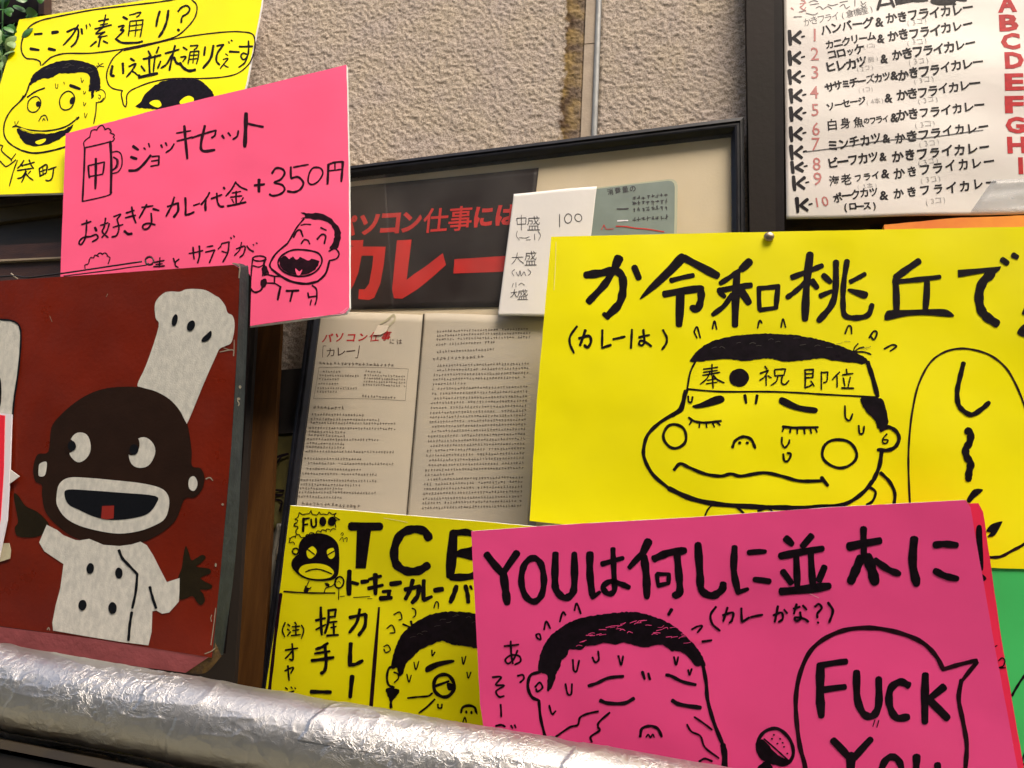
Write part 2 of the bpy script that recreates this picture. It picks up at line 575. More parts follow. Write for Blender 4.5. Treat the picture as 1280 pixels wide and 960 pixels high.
class Ink:
    """Collects marker strokes, painted shapes and letters that lie on one plane."""
    def __init__(s, pl, base=0.0003):
        s.pl, s.base = pl, base
        s.V, s.F = [], []
        s.marks = []
        s.k = 0

    def _lift(s):
        s.k += 1
        s.marks.append((len(s.V), len(s.F)))
        return s.base + 0.000004 * (s.k % 60)

    def poly(s, pts):
        h = s._lift()
        b = len(s.V)
        s.V += [s.pl.P(x, y, h) for x, y in pts]
        s.F += [tuple(i + b for i in t) for t in tess(pts)]

    def ribbon(s, pts, w, closed=False):
        pts = [p for i, p in enumerate(pts) if i == 0 or math.hypot(p[0] - pts[i - 1][0], p[1] - pts[i - 1][1]) > 0.05]
        n = len(pts)
        if n < 2:
            return
        h = s._lift()
        b = len(s.V)
        ph = random.uniform(0, 6)
        Lr = []
        for i, p in enumerate(pts):
            if closed:
                a, c = pts[(i - 1) % n], pts[(i + 1) % n]
            else:
                a, c = pts[max(0, i - 1)], pts[min(n - 1, i + 1)]
            dx, dy = c[0] - a[0], c[1] - a[1]
            L = math.hypot(dx, dy) or 1
            nx, ny = -dy / L, dx / L
            ww = w / 2 * (1 + 0.10 * math.sin(ph + i * 1.3) + random.uniform(-.04, .04))
            if not closed and i == n - 1:
                ww *= 0.86
            s.V.append(s.pl.P(p[0] + nx * ww, p[1] + ny * ww, h))
            s.V.append(s.pl.P(p[0] - nx * ww, p[1] - ny * ww, h))
            Lr.append((p, nx, ny, ww))
        for i in range(n if closed else n - 1):
            j = (i + 1) % n
            s.F.append((b + 2 * i, b + 2 * i + 1, b + 2 * j + 1, b + 2 * j))
        if not closed:
            for e, sg in ((0, -1), (n - 1, 1)):
                p, nx, ny, ww = Lr[e]
                tx, ty = ny * sg, -nx * sg
                c = len(s.V)
                ks = [0.25, 0.5, 0.75]
                flat = random.uniform(0.45, 0.8)
                for q in ks:
                    an = math.pi * q
                    s.V.append(s.pl.P(p[0] + nx * ww * math.cos(an) + tx * ww * flat * math.sin(an),
                                      p[1] + ny * ww * math.cos(an) + ty * ww * flat * math.sin(an), h))
                s.F.append((b + 2 * e, c, c + 1, c + 2, b + 2 * e + 1))

    def draw(s, ox, oy, sc, text):
        """kind width x,y x,y ... ; kinds: s smooth, p straight, c closed smooth, f filled smooth, F filled sharp, j filled with ragged edge, e ellipse (x,y rx,ry rot), r ring"""
        for item in text.replace('\n', ' ').split(';'):
            t = item.split()
            if not t:
                continue
            k = t[0][0]
            w = float(t[0][1:] or 0) / sc
            raw = [tuple(float(a) for a in q.split(',')) for q in t[1:]]
            if k in 'er':
                (cx, cy), (rx, ry) = raw[0], raw[1]
                rot = R(raw[2][0]) if len(raw) > 2 else 0
                pts = []
                ph = random.uniform(0, 6)
                for i in range(28):
                    a = i / 28 * 2 * math.pi
                    g = 1 + 0.03 * math.sin(2 * a + ph) + 0.015 * math.sin(5 * a + ph)
                    x, y = rx * math.cos(a) * g, ry * math.sin(a) * g
                    pts.append((ox + (cx + x * math.cos(rot) - y * math.sin(rot)) / sc, oy + (cy + x * math.sin(rot) + y * math.cos(rot)) / sc))
                if k == 'e':
                    s.poly(pts)
                else:
                    s.ribbon(pts, w, True)
                continue
            pts = [(ox + x / sc, oy + y / sc) for x, y in raw]
            if k == 's':
                s.ribbon(catmull(pts), w)
            elif k == 'p':
                for a, b in zip(pts[:-1], pts[1:]):
                    L = math.hypot(b[0] - a[0], b[1] - a[1])
                    m = max(2, int(L / max(w, 2)))
                    bow = random.uniform(-.015, .015) * L
                    nx, ny = -(b[1] - a[1]) / (L or 1), (b[0] - a[0]) / (L or 1)
                    s.ribbon([(a[0] + (b[0] - a[0]) * i / m + nx * bow * math.sin(math.pi * i / m),
                               a[1] + (b[1] - a[1]) * i / m + ny * bow * math.sin(math.pi * i / m)) for i in range(m + 1)], w)
            elif k == 'c':
                s.ribbon(catmull(pts, True), w, True)
            elif k == 'f':
                s.poly(catmull(pts, True, 4))
            elif k == 'F':
                s.poly(pts)
            elif k == 'j':
                q = catmull(pts, True, 4)
                q = rough_edge(q, 2.2, 0.0)
                c = (sum(a[0] for a in q) / len(q), sum(a[1] for a in q) / len(q))
                o = []
                for i, (x, y) in enumerate(q):
                    a, b = q[i - 1], q[(i + 1) % len(q)]
                    L = math.hypot(b[0] - a[0], b[1] - a[1]) or 1
                    g = random.uniform(-.55, .55)
                    o.append((x - (b[1] - a[1]) / L * g, y + (b[0] - a[0]) / L * g))
                s.poly(o)

    def glyph_box(s, ch, box, bold=0.0, skew=0.0, slope=0.0):
        """Fits one printed character in the pixel box x0,y0,x1,y1."""
        v, f = glyph(ch, bold)
        xs = [a[0] for a in v]; ys = [a[1] for a in v]
        x0, x1, y0, y1 = min(xs), max(xs), min(ys), max(ys)
        b = len(s.V)
        h = s._lift()
        for x, y in v:
            u = (x - x0) / (x1 - x0); t = (y1 - y) / (y1 - y0)
            X = box[0] + (box[2] - box[0]) * u + skew * (0.5 - t)
            Y = box[1] + (box[3] - box[1]) * t + slope * (u - 0.5) * (box[2] - box[0])
            s.V.append(s.pl.P(X, Y, h))
        s.F += [tuple(i + b for i in q) for q in f]

    def text(s, string, p0, p1, size, bold=0.0, jit=0.06, em=None, lean=0.0, thin=1.0):
        """Hand lettering along the line p0-p1 (pixel centres of the first and last letter)."""
        n = len(string)
        dx, dy = (p1[0] - p0[0]), (p1[1] - p0[1])
        L = math.hypot(dx, dy)
        an0 = math.atan2(dy, dx) if n > 1 else 0
        for i, ch in enumerate(string):
            if ch == ' ':
                continue
            t = i / (n - 1) if n > 1 else 0
            cx, cy = p0[0] + dx * t, p0[1] + dy * t
            small = ch in 'ッャュョェぇっゃ'
            sz = size * (0.8 if small else 1) * (1 + random.uniform(-jit, jit))
            an = an0 + random.uniform(-jit, jit) * 0.9
            v, f = glyph(ch, 0.004 if ch == 'ズ' else (bold if ord(ch) < 0x4e00 else bold * .35))
            xs = [a[0] for a in v]
            cw = 0.5 if ord(ch) > 0x2000 else (min(xs) + max(xs)) / 2
            b = len(s.V)
            h = s._lift()
            oy = random.uniform(-jit, jit) * size * 0.7
            kx = 1 + random.uniform(-jit, jit)
            for x, y in v:
                X = (x - cw) * sz * kx * thin + lean * (y - .37) * sz
                Y = -(y - 0.37) * sz + oy
                X += math.sin(y * 5 + i) * sz * 0.012
                s.V.append(s.pl.P(cx + X * math.cos(an) - Y * math.sin(an), cy + X * math.sin(an) + Y * math.cos(an), h))
            s.F += [tuple(q + b for q in g) for g in f]

    def fineprint(s, p0, p1, size, dens=1.0, gap=0.12):
        """A line of print too small to read: little marks of glyph size."""
        dx, dy = p1[0] - p0[0], p1[1] - p0[1]
        L = math.hypot(dx, dy)
        n = int(L / (size * 1.02))
        h = s._lift()
        for i in range(n):
            if random.random() < gap * 0.15:
                continue
            t = (i + 0.5) / n
            cx, cy = p0[0] + dx * t, p0[1] + dy * t
            for k in range(5):
                if random.random() < 0.5:
                    w, hh = size * random.uniform(.4, .85), size * random.uniform(.08, .15)
                else:
                    w, hh = size * random.uniform(.08, .15), size * random.uniform(.4, .9)
                x = cx + random.uniform(-.18, .18) * size; y = cy + random.uniform(-.3, .3) * size
                b = len(s.V)
                for sx, sy in ((-1, -1), (1, -1), (1, 1), (-1, 1)):
                    s.V.append(s.pl.P(x + sx * w / 2, y + sy * hh / 2 + dy / max(L, 1) * sx * w / 2, h))
                s.F.append((b, b + 1, b + 2, b + 3))

    def build(s, name, m, parent, stuff=False, gap=None):
        """Each mark, letter or figure that stands by itself becomes a part of its own."""
        if stuff:
            return mesh(name, s.V, s.F, m, parent, stuff=True)
        if gap is None:
            gap = 0.0016 if 'lettering' in name else 0.010
        ends = s.marks[1:] + [(len(s.V), len(s.F))]
        its = []
        for (v0, f0), (v1, f1) in zip(s.marks, ends):
            if v1 == v0:
                continue
            us = [s.V[i].dot(U) for i in range(v0, v1)]
            zs = [s.V[i].z for i in range(v0, v1)]
            its.append([min(us), max(us), min(zs), max(zs), v0, v1, f0, f1])
        par = list(range(len(its)))

        def find(i):
            while par[i] != i:
                i = par[i]
            return i
        for i in range(len(its)):
            for j in range(i):
                p, q = its[i], its[j]
                if p[0] - gap < q[1] and q[0] - gap < p[1] and p[2] - gap < q[3] and q[2] - gap < p[3]:
                    par[find(i)] = find(j)
        groups = {}
        for i in range(len(its)):
            groups.setdefault(find(i), []).append(its[i])
        o = None
        for g in sorted(groups.values(), key=lambda g: -sum(i[5] - i[4] for i in g)):
            V, F = [], []
            for it in g:
                d = len(V) - it[4]
                V += s.V[it[4]:it[5]]
                F += [tuple(i + d for i in f) for f in s.F[it[6]:it[7]]]
            o = mesh(name, V, F, m, parent)
        return o


def ink(pl, base, name, m, parent, blocks, stuff=False):
    k = Ink(pl, base)
    for ox, oy, sc, txt in blocks:
        k.draw(ox, oy, sc, txt)
    return k.build(name, m, parent, stuff)


def tube(name, pts, r, m, parent, seg=8):
    V, F = [], []
    n = len(pts)
    for i, p in enumerate(pts):
        a, c = pts[max(0, i - 1)], pts[min(n - 1, i + 1)]
        d = (c - a).normalized()
        x = d.cross(Z).normalized() if abs(d.z) < .95 else d.cross(U).normalized()
        y = d.cross(x)
        for k in range(seg):
            an = k / seg * 2 * math.pi
            V.append(p + (x * math.cos(an) + y * math.sin(an)) * r)
    for i in range(n - 1):
        for k in range(seg):
            a, b = i * seg + k, i * seg + (k + 1) % seg
            F.append((a, b, b + seg, a + seg))
    F.append(tuple(range(seg)))
    F.append(tuple(range(n * seg - 1, (n - 1) * seg - 1, -1)))
    o = mesh(name, V, F, m, parent, smooth=True)
    fix_normals(o)
    return o


def noise2(shape, cell, seed):
    """Smooth value noise on a grid."""
    rs = np.random.RandomState(seed)
    h, w = shape
    gh, gw = int(h / cell) + 3, int(w / cell) + 3
    g = rs.rand(gh, gw)
    y = np.arange(h) / cell; x = np.arange(w) / cell
    yi, xi = y.astype(int), x.astype(int)
    fy, fx = y - yi, x - xi
    fy = fy * fy * (3 - 2 * fy); fx = fx * fx * (3 - 2 * fx)
    a = g[yi][:, xi]; b = g[yi][:, xi + 1]; c = g[yi + 1][:, xi]; d = g[yi + 1][:, xi + 1]
    fy = fy[:, None]; fx = fx[None, :]
    return (a * (1 - fx) + b * fx) * (1 - fy) + (c * (1 - fx) + d * fx) * fy


def grid_mesh(name, P, m, parent, smooth=True):
    """P: array (h, w, 3) of world points."""
    h, w, _ = P.shape
    o0 = np.array(parent.location)
    me = bpy.data.meshes.new(name)
    me.vertices.add(h * w)
    me.vertices.foreach_set('co', (P.reshape(-1, 3) - o0).ravel())
    i = np.arange(h * w).reshape(h, w)
    q = np.stack([i[:-1, :-1], i[1:, :-1], i[1:, 1:], i[:-1, 1:]], -1).reshape(-1, 4)
    n = len(q)
    me.loops.add(n * 4)
    me.loops.foreach_set('vertex_index', q.ravel().astype(np.int32))
    me.polygons.add(n)
    me.polygons.foreach_set('loop_start', (np.arange(n) * 4).astype(np.int32))
    me.polygons.foreach_set('loop_total', np.full(n, 4, np.int32))
    me.update(calc_edges=True)
    me.polygons.foreach_set('use_smooth', np.full(n, smooth))
    me.materials.append(m)
    o = bpy.data.objects.new(name, me)
    COL.objects.link(o)
    o.parent = parent
    o['_wloc'] = tuple(o0)
    return o


# ================================================================== ground
V = [Vector((x, y, 0)) for x in np.linspace(-60, 60, 9) for y in np.linspace(-80, 6, 9)]
g = mesh('ground', V, [(i * 9 + j, (i + 1) * 9 + j, (i + 1) * 9 + j + 1, i * 9 + j + 1) for i in range(8) for j in range(8)], M['pave'])
g['kind'] = 'structure'

WALL = Pl(0.0)
OPP_H = 7.9  # roof height of the added building, sets the shade gradient on the signs


def sz(px, py, pl=WALL):
    p = pl.P(px, py)
    return p.dot(U), p.z


def wp(s, z, d=0.0):
    """Point of the wall from metres along it, height, and metres out of it."""
    base = W0 - U * W0.dot(U)
    return base + U * s + Z * z + N0 * d


ob = thing('added_shade_building', 'pale building added out of view behind the viewer to shade the lower signs', 'building', Vector((0, -4.6, 0)))  # unseen block added to dim sun and sky towards the lower signs


def cuboid(name, x0, x1, y0, y1, z0, z1, m, parent):
    A = [Vector((x0, y0, z0)), Vector((x1, y0, z0)), Vector((x1, y0, z1)), Vector((x0, y0, z1))]
    B = [Vector((x0, y1, z0)), Vector((x1, y1, z0)), Vector((x1, y1, z1)), Vector((x0, y1, z1))]
    return prism(name, A, B, m, parent)


M['render'] = mat('shade_building_render', (.40, .36, .30), .85, var=.12, vscale=1.5)
cuboid('shade_building_wall', -14, 14, -9, -4.6, 0, OPP_H, M['render'], ob)
cuboid('roof_coping', -14.1, 14.1, -9.1, -4.5, OPP_H, OPP_H + .12, M['rod'], ob)
for zz_ in (1.0, 3.9, 6.7):
    for i in range(-4, 5):
        w_ = cuboid('window', i * 3 - .7, i * 3 + .7, -4.62, -4.56, zz_, zz_ + 1.3, M['rod'], ob)
        p_ = cuboid('window_pane', i * 3 - .62, i * 3 + .62, -4.58, -4.545, zz_ + .08, zz_ + 1.22, M['darkbox'], ob)

# ------------------------------------------------------------------ stucco wall with its joint
S_a = sz(706, 85)[0]; S_b = sz(728.5, 85)[0]; S_c = sz(742, 85)[0]; S_d = sz(749.5, 85)[0]
M['stucco'] = stucco_material(S_a, S_b)
wall = thing('stucco_wall', 'rough beige stucco wall behind the signs with a rust stained vertical joint', 'wall', wp(0, 0))


def stucco(s0, s1, z0, z1, cell, seed):
    nw, nh = int((s1 - s0) / cell), int((z1 - z0) / cell)
    k = 0.0035 / cell
    h = (noise2((nh, nw), 1.75 * k, seed) * 0.55 + noise2((nh, nw), 1.05 * k, seed + 1) * 0.45)
    h = np.clip((h - 0.30) * 2.2, 0, 1)
    h = h * 0.0019 + noise2((nh, nw), 30 * k, seed + 2) * 0.002
    h[:, :2] -= 0.002; h[:, -2:] -= 0.002
    S, T = np.meshgrid(np.linspace(s0, s1, nw), np.linspace(z1, z0, nh))
    base = np.array(wp(0, 0))
    return base + S[..., None] * np.array(U) + T[..., None] * np.array(Z) + (h - 0.003)[..., None] * np.array(N0)


zt = sz(640, -60)[1]; zm = sz(640, 240)[1]; zl = sz(340, 520)[1]
s_l = sz(30, 20)[0]; s_r = sz(1010, 100)[0]
grid_mesh('stucco_panel', stucco(s_l, S_b, zl, zt, 0.00155, 3), M['stucco'], wall)
grid_mesh('stucco_panel', stucco(S_d, s_r, zl, zt, 0.00155, 9), M['stucco'], wall)


def block(name, s0, s1, z0, z1, d0, d1, m, parent):
    A = [wp(s0, z0, d1), wp(s1, z0, d1), wp(s1, z1, d1), wp(s0, z1, d1)]
    B = [wp(s0, z0, d0), wp(s1, z0, d0), wp(s1, z1, d0), wp(s0, z1, d0)]
    return prism(name, A, B, m, parent)


zj = sz(736, 55)[1]
block('joint_strip', S_b + .0012, S_c, zj + .0008, zt, -.02, .0008, M['trim'], wall)
block('joint_strip', S_b + .0010, S_c, zl, zj - .0008, -.02, .0004, M['trim'], wall)
tube('metal_rod', [wp((S_c + S_d) / 2, zl + (zt - zl) * i / 12 + 0, .0015) for i in range(13)], (S_d - S_c) / 2 * .95, M['rod'], wall, 12)
# coarse remainder of the wall, out of the picture or behind the signs
block('lower_wall', -3.2, 3.2, 0.0, zl - .001, -.15, -.004, M['stucco'], wall)
block('upper_wall', -3.2, 3.2, zt + .001, 3.4, -.15, -.001, M['stucco'], wall)
block('side_wall', -3.2, s_l - .001, zl, zt, -.15, -.002, M['stucco'], wall)
block('side_wall', s_r + .001, 3.2, zl, zt, -.15, -.002, M['stucco'], wall)
block('wall_core', s_l, s_r, zl, zt, -.15, -.022, M['stucco'], wall)


# ------------------------------------------------------------------ menu board on the right
RAIL = Pl(0.040)
MENU = Pl(0.030, lean=-3, pivot=(1130, 140))
MENU.warp = lambda x, y: 0.0009 * math.sin(x * .035 + y * .02) + 0.0006 * math.sin(y * .06 - x * .013)
mb = thing('menu_board', 'menu board with a wide dark brown rail left of the handwritten menu sheet', 'menu board', RAIL.P(955, 300))
slab('frame_rail', [(932, -60), (967, -60), (970, 340), (938, 340)], RAIL, 0, .030, M['rail'], mb, 0)
slab('frame_lip', [(967, -60), (978, -60), (981.5, 340), (970, 340)], RAIL, -.003, .020, M['woodblack'], mb, 0)
slab('backing_board', [(979, -60), (1480, -60), (1480, 345), (982, 340)], Pl(.010), 0, .008, M['wood2'], mb, 0)

ms = thing('menu_sheet', 'white handwritten menu sheet listing the K numbered curries with red capital letters', 'menu', MENU.P(1120, 270))
sheet('paper', [(979, -60), (1500, -60), (1500, 262), (983, 274)], MENU, -.00015, M['menupaper'], ms, 120, 70, .00004, 5)
kk = Ink(MENU, .00022)
rows = [
    [("ハンバーグ", 1032, 37, 1085, 29), ("&", 1099, 27, 1099, 27), ("かきフライカレー", 1114, 23, 1210, 9)],
    [("カニクリーム", 1037, 55.5, 1089, 46.5), ("コロッケ", 1040, 68.5, 1074, 62.5), ("&", 1101, 48, 1101, 48), ("かきフライカレー", 1116, 46, 1210, 30)],
    [("ヒレカツ", 1038, 84, 1077, 78), ("&", 1105, 73, 1105, 73), ("かきフライカレー", 1121, 69, 1213, 54)],
    [("ササミチーズカツ", 1037, 109, 1108, 95), ("&", 1118, 93, 1118, 93), ("かきフライカレー", 1129, 93, 1222, 78)],
    [("ソーセージ", 1038, 134, 1077, 126), ("&", 1111, 121, 1111, 121), ("かきフライカレー", 1128, 118, 1218, 105)],
    [("白身魚", 1040, 156, 1073, 153), ("&", 1118, 147, 1118, 147), ("かきフライカレー", 1128, 144, 1224, 132)],
    [("ミンチカツ", 1041, 182, 1095, 173), ("&", 1108, 172, 1108, 172), ("かきフライカレー", 1125, 172, 1229, 159)],
    [("ビーフカツ", 1041, 204, 1092, 196), ("&", 1104, 195, 1104, 195), ("かきフライカレー", 1122, 195, 1230, 185)],
    [("海老", 1043, 226, 1058, 224), ("&", 1107, 216, 1107, 216), ("かきフライカレー", 1124, 216, 1236, 202)],
    [("ポークカツ", 1047, 247, 1092, 239), ("&", 1105, 243, 1105, 243), ("かきフライカレー", 1123, 242, 1239, 228)],
]
for r_ in rows:
    for t_, x0, y0, x1, y1 in r_:
        step = abs(x1 - x0) / max(1, len(t_) - 1)
        size = 13.5 if t_ != "&" else 15
        if len(t_) > 1:
            size = min(14.8, step * 1.15)
        kk.text(t_, (x0, y0), (x1, y1), size, bold=0.032, jit=0.07)
kk.text("フライ", (1073, 222), (1095, 218), 10.5, bold=0.03)
kk.text("の", (1083, 151), (1083, 151), 8, bold=0.03)
kk.text("フライ", (1091, 151), (1107, 148), 9.5, bold=0.03)
kk.text("(ロース)", (1057, 258), (1093, 257), 11, bold=0.035)
kk.build('lettering', M['ink'], ms)
kk = Ink(MENU, .00022)
for x_, y_ in [(995, 47), (995, 72), (995, 96), (996.5, 120), (996.5, 143), (996.5, 168), (997, 191), (998, 209.5), (1000, 230), (1004, 257)]:
    q = 8.6 if y_ != 209.5 else 7.0
    kk.draw(x_ - 9, y_, 1, f"p4.8 .8,{-q} 2.2,{q};p4.0 14.5,{-q+1.2} 5,{.4};p4.2 5.5,{.2} 14.5,{q-2};p2.2 16,-1.0 20,-2.0")
kk.draw(970, 0, 8, "p30 1050,-20 1015,100;p30 1140,-30 1180,70;p22 1040,55 1150,35")
kk.draw(1110, 0, 7.53, "F 75,50 60,-20 250,-20 255,15; e 520,10 120,36; f 200,-20 330,-20 380,5 360,12 250,20; p20 640,-10 740,0; p16 420,20 640,35")
kk.build('heading_mark', M['ink'], ms)
kk = Ink(MENU, .00022)
for i_, (x_, y_) in enumerate([(1017, 43), (1017, 67), (1017, 89), (1016, 115), (1017, 138), (1018, 161), (1018, 180), (1019, 204), (1020, 223)]):
    kk.text("123456789"[i_], (x_ + 1.5, y_), (x_ + 1.5, y_), 23, bold=0.004, jit=.04)
kk.text("10", (1021, 253), (1031, 251), 17, bold=0.01, jit=.04)
kk.build('outlined_number', M['redthin'], ms)
kk = Ink(MENU, .00022)
for x_, y_ in [(1146, 27), (1146, 52), (1148, 76), (1155, 99), (1160, 124), (1156, 155), (1161, 179), (1160, 202), (1163, 224), (1169, 251)]:
    kk.text("(3コ)", (x_ - 11, y_ + 1.5), (x_ + 11, y_ - 1.5), 9.5, bold=-0.012, jit=.08)
kk.text("(1コ)", (1080, 59), (1092, 57), 7.5, bold=-.012)
kk.text("(胸)", (1081, 76), (1096, 73), 7.5, bold=-.012)
kk.text("(2コ)", (1072, 87), (1090, 84), 7.5, bold=-.012)
kk.text("(1コ)", (1074, 113), (1090, 111), 7.5, bold=-.012)
kk.text("(4本)", (1084, 128), (1103, 125), 8, bold=-.01)
kk.text("(3本)", (1073, 233), (1095, 231), 8, bold=-.012)
kk.build('small_note', M['pencil'], ms)
kk = Ink(MENU, .00022)
kk.text("かきフライ(倉橋産)", (1009, 27), (1089, 11), 11, bold=-.006)
kk.draw(970, 0, 8, "s9 330,20 380,0 420,10;p8 340,45 430,30;s8 400,75 440,60 470,90;s8 470,90 520,60 560,85;s8 520,40 560,50 620,35;p8 640,20 720,5;s8 640,60 680,40 700,80 740,60;p9 790,0 790,60;s8 850,10 870,40 900,20;s8 850,50 880,70 900,45;p8 180,170 260,165;p8 230,120 300,100;s8 300,130 380,145 420,125")
kk.draw(960, 0, 4, "p5 190,760 350,738; s5 350,738 600,700 800,690 1075,652")
kk.build('thin_lettering', M['pen'], ms)
kk = Ink(MENU, .00022)
kk.draw(970, 0, 8, "s12 250,0 290,10 270,50 240,70;p10 240,35 300,25;p12 150,80 175,95;p10 250,80 300,110;s10 300,70 270,110 250,120")
kk.build('red_scribble', M['redthin'], ms)
kk = Ink(MENU, .00022)
for ch_, x_, y_ in [("A", 1259, 5), ("B", 1261, 28.5), ("C", 1263, 52), ("D", 1267.5, 76), ("E", 1267.5, 103), ("F", 1268, 130.5), ("G", 1269, 156), ("H", 1271, 181), ("I", 1276, 207)]:
    v_, f_ = glyph(ch_, .03)
    w_ = 24 if ch_ != 'I' else 6
    kk.glyph_box(ch_, (x_ - w_ / 2, y_ - 10.5, x_ + w_ / 2, y_ + 10.5), bold=.045, skew=-1, slope=-.03)
for ch_, x_, y_ in [("ハヤシ", 1292, 5), ("カツ", 1292, 28), ("エビ", 1292, 52), ("チーズ", 1292, 76)]:
    kk.text(ch_, (x_, y_), (x_ + 16 * (len(ch_) - 1), y_ - 3), 15, bold=.03)
kk.build('capital_letter', M['red_ink'], ms)

def film_material():
    m = mat('grey_plastic_film', (.62, .64, .65), .3, var=.12, vscale=40, bump=.4, bscale=60)
    m.node_tree.nodes['Principled BSDF'].inputs['Alpha'].default_value = .32
    return m


ps = thing('plastic_sleeve', 'clear grey plastic sheet corner hanging under the right end of the menu', 'plastic sheet', MENU.P(1245, 268))
sheet('sleeve', [(1240, 226), (1500, 214), (1500, 262), (1213, 265)], MENU, .0022, film_material(), ps, 20, 8, .001, 8)
op = thing('orange_box', 'orange plastic strip glimpsed under the menu above the big yellow sign', 'box', Pl(.035).P(1200, 300))
slab('orange_front', [(1105, 281), (1200, 272), (1500, 262), (1500, 320), (1105, 320)], Pl(.046), 0, .012, M['orange'], op, .3)
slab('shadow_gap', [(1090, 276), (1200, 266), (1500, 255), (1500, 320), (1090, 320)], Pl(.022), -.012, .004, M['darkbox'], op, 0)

# ------------------------------------------------------------------ framed magazine spread
FR = Pl(0.030)
fr = thing('picture_frame', 'large slim black picture frame holding the old magazine pages', 'picture frame', FR.P(620, 900))
TL, TR, BR, BL = (409, 211), (930, 146), (938, 960), (312, 960)
tl, tr, br, bl = (420, 221.5), (914.5, 163), (920, 945), (325, 945)


def rail(name, a, b, c, d):
    """One mitred frame side with a stepped profile: outer a-b, inner c-d."""
    def mix(p, q, t):
        return (p[0] + (q[0] - p[0]) * t, p[1] + (q[1] - p[1]) * t)
    V = []
    prof = [(0, -.022), (0, .0), (.30, .0015), (.36, -.0008), (.55, -.0006), (.60, .0012), (.72, .0006), (1, -.006), (1, -.022)]
    for t, h in prof:
        V.append(FR.P(*mix(a, d, t)) + FR.n * h)
        V.append(FR.P(*mix(b, c, t)) + FR.n * h)
    n = len(prof)
    F = [(2 * i, 2 * i + 1, 2 * i + 3, 2 * i + 2) for i in range(n - 1)]
    F.append((2 * n - 2, 2 * n - 1, 1, 0))
    F.append(tuple(range(0, 2 * n, 2)))
    F.append(tuple(range(2 * n - 1, 0, -2)))
    o = mesh(name, V, F, M['blackframe'], fr)
    fix_normals(o)


rail('frame_side', TL, TR, tr, tl)
rail('frame_side', TR, BR, br, tr)
rail('frame_side', BR, BL, bl, br)
rail('frame_side', BL, TL, tl, bl)
BACK = Pl(.0115)
slab('backing_mat', [(414, 214), (922, 152), (929, 952), (318, 952)], BACK, 0, .004, M['mat'], fr, 0)
GL = Pl(.0225)
mesh('glass_pane', [GL.P(*p) for p in ((416, 216), (920, 155), (928, 950), (319, 950))], [(0, 1, 2, 3)], M['glass'], fr)
PG = Pl(.0135)
PG.warp = lambda x, y: .0009 * math.sin(x * .022 + y * .01) * math.sin(y * .017)
mc = thing('magazine_cover', 'glossy black magazine spread with big red curry headline inside the black frame', 'magazine page', PG.P(530, 388))
sheet('cover_sheet', [(412, 236), (673.5, 210), (655, 383), (392, 388)], PG, 0, M['coverblack'], mc, 40, 20, .0001, 3)
kk = Ink(PG, .0004)
yb = lambda x: 280.5 - (x - 450) * 0.067
for ch_, a_, b_ in [("パ", 422, 446), ("ソ", 449, 474), ("コ", 476, 500), ("ン", 502, 527), ("仕", 529, 560), ("事", 561, 590), ("に", 593, 616), ("は", 620, 648)]:
    m_ = yb((a_ + b_) / 2)
    hh_ = 15.5 if ch_ in "仕事" else 13
    kk.glyph_box(ch_, (a_, m_ - hh_ + 1, b_, m_ + hh_ + 1), bold=.012 if ch_ in '仕事' else .042, skew=3, slope=-.06)
kk.build('headline', M['printred'], mc)
kk = Ink(PG, .0004)
kk.draw(400, 200, 4.267, "F 120,428 215,428 232,425 228,462 350,462 340,560 322,660 290,735 262,747 205,742 208,690 240,690 262,660 280,560 284,510 222,510 205,600 178,670 130,745 85,700 140,620 165,510 100,510 108,462 180,462;"
        "F 410,428 488,424 462,640 500,610 560,570 655,497 672,560 600,625 520,690 440,740 395,738 385,690;"
        "F 718,530 1010,512 1000,596 712,606")
kk.build('headline', M['printred'], mc)

pgw = lambda x, y: 0
PGF = PG
PG = Pl(.0135)
PG.warp = lambda x, y: .0045 * (1 - math.exp(-abs(x - 530.5 + (y - 394) * .082) / 22)) + .0008 * math.sin(x * .03 + y * .008)
mp = thing('magazine_page', 'yellowed magazine text page with red title under the black spread, left of the gutter', 'magazine page', PG.P(440, 640))
sheet('page_sheet', [(396, 390), (531, 394), (506, 700), (346, 700)], PG, .0004, M['page'], mp, 70, 30, .0001, 12)
kk = Ink(PG, .0007)
kk.text("パソコン仕事", (411, 424), (484, 421), 12.5, bold=.03, lean=.25)
kk.build('title', M['red_ink'], mp)
kk = Ink(PG, .0007)
kk.text("には", (491, 428), (500, 428), 7, bold=.0)
kk.text("カレー", (415, 442), (440, 440), 12.5, bold=.01, lean=.1)
kk.draw(380, 400, 8, "p6 205,270 200,385;p6 205,270 235,270;p8 565,265 545,388;p8 545,388 525,386")
kk.build('title', M['printdark'], mp)
kk = Ink(PG, .0007)


def LX(y):            # left margin of the left page text
    return 402 - (y - 450) * 0.163


def RX(y):
    return 500 - (y - 450) * 0.05


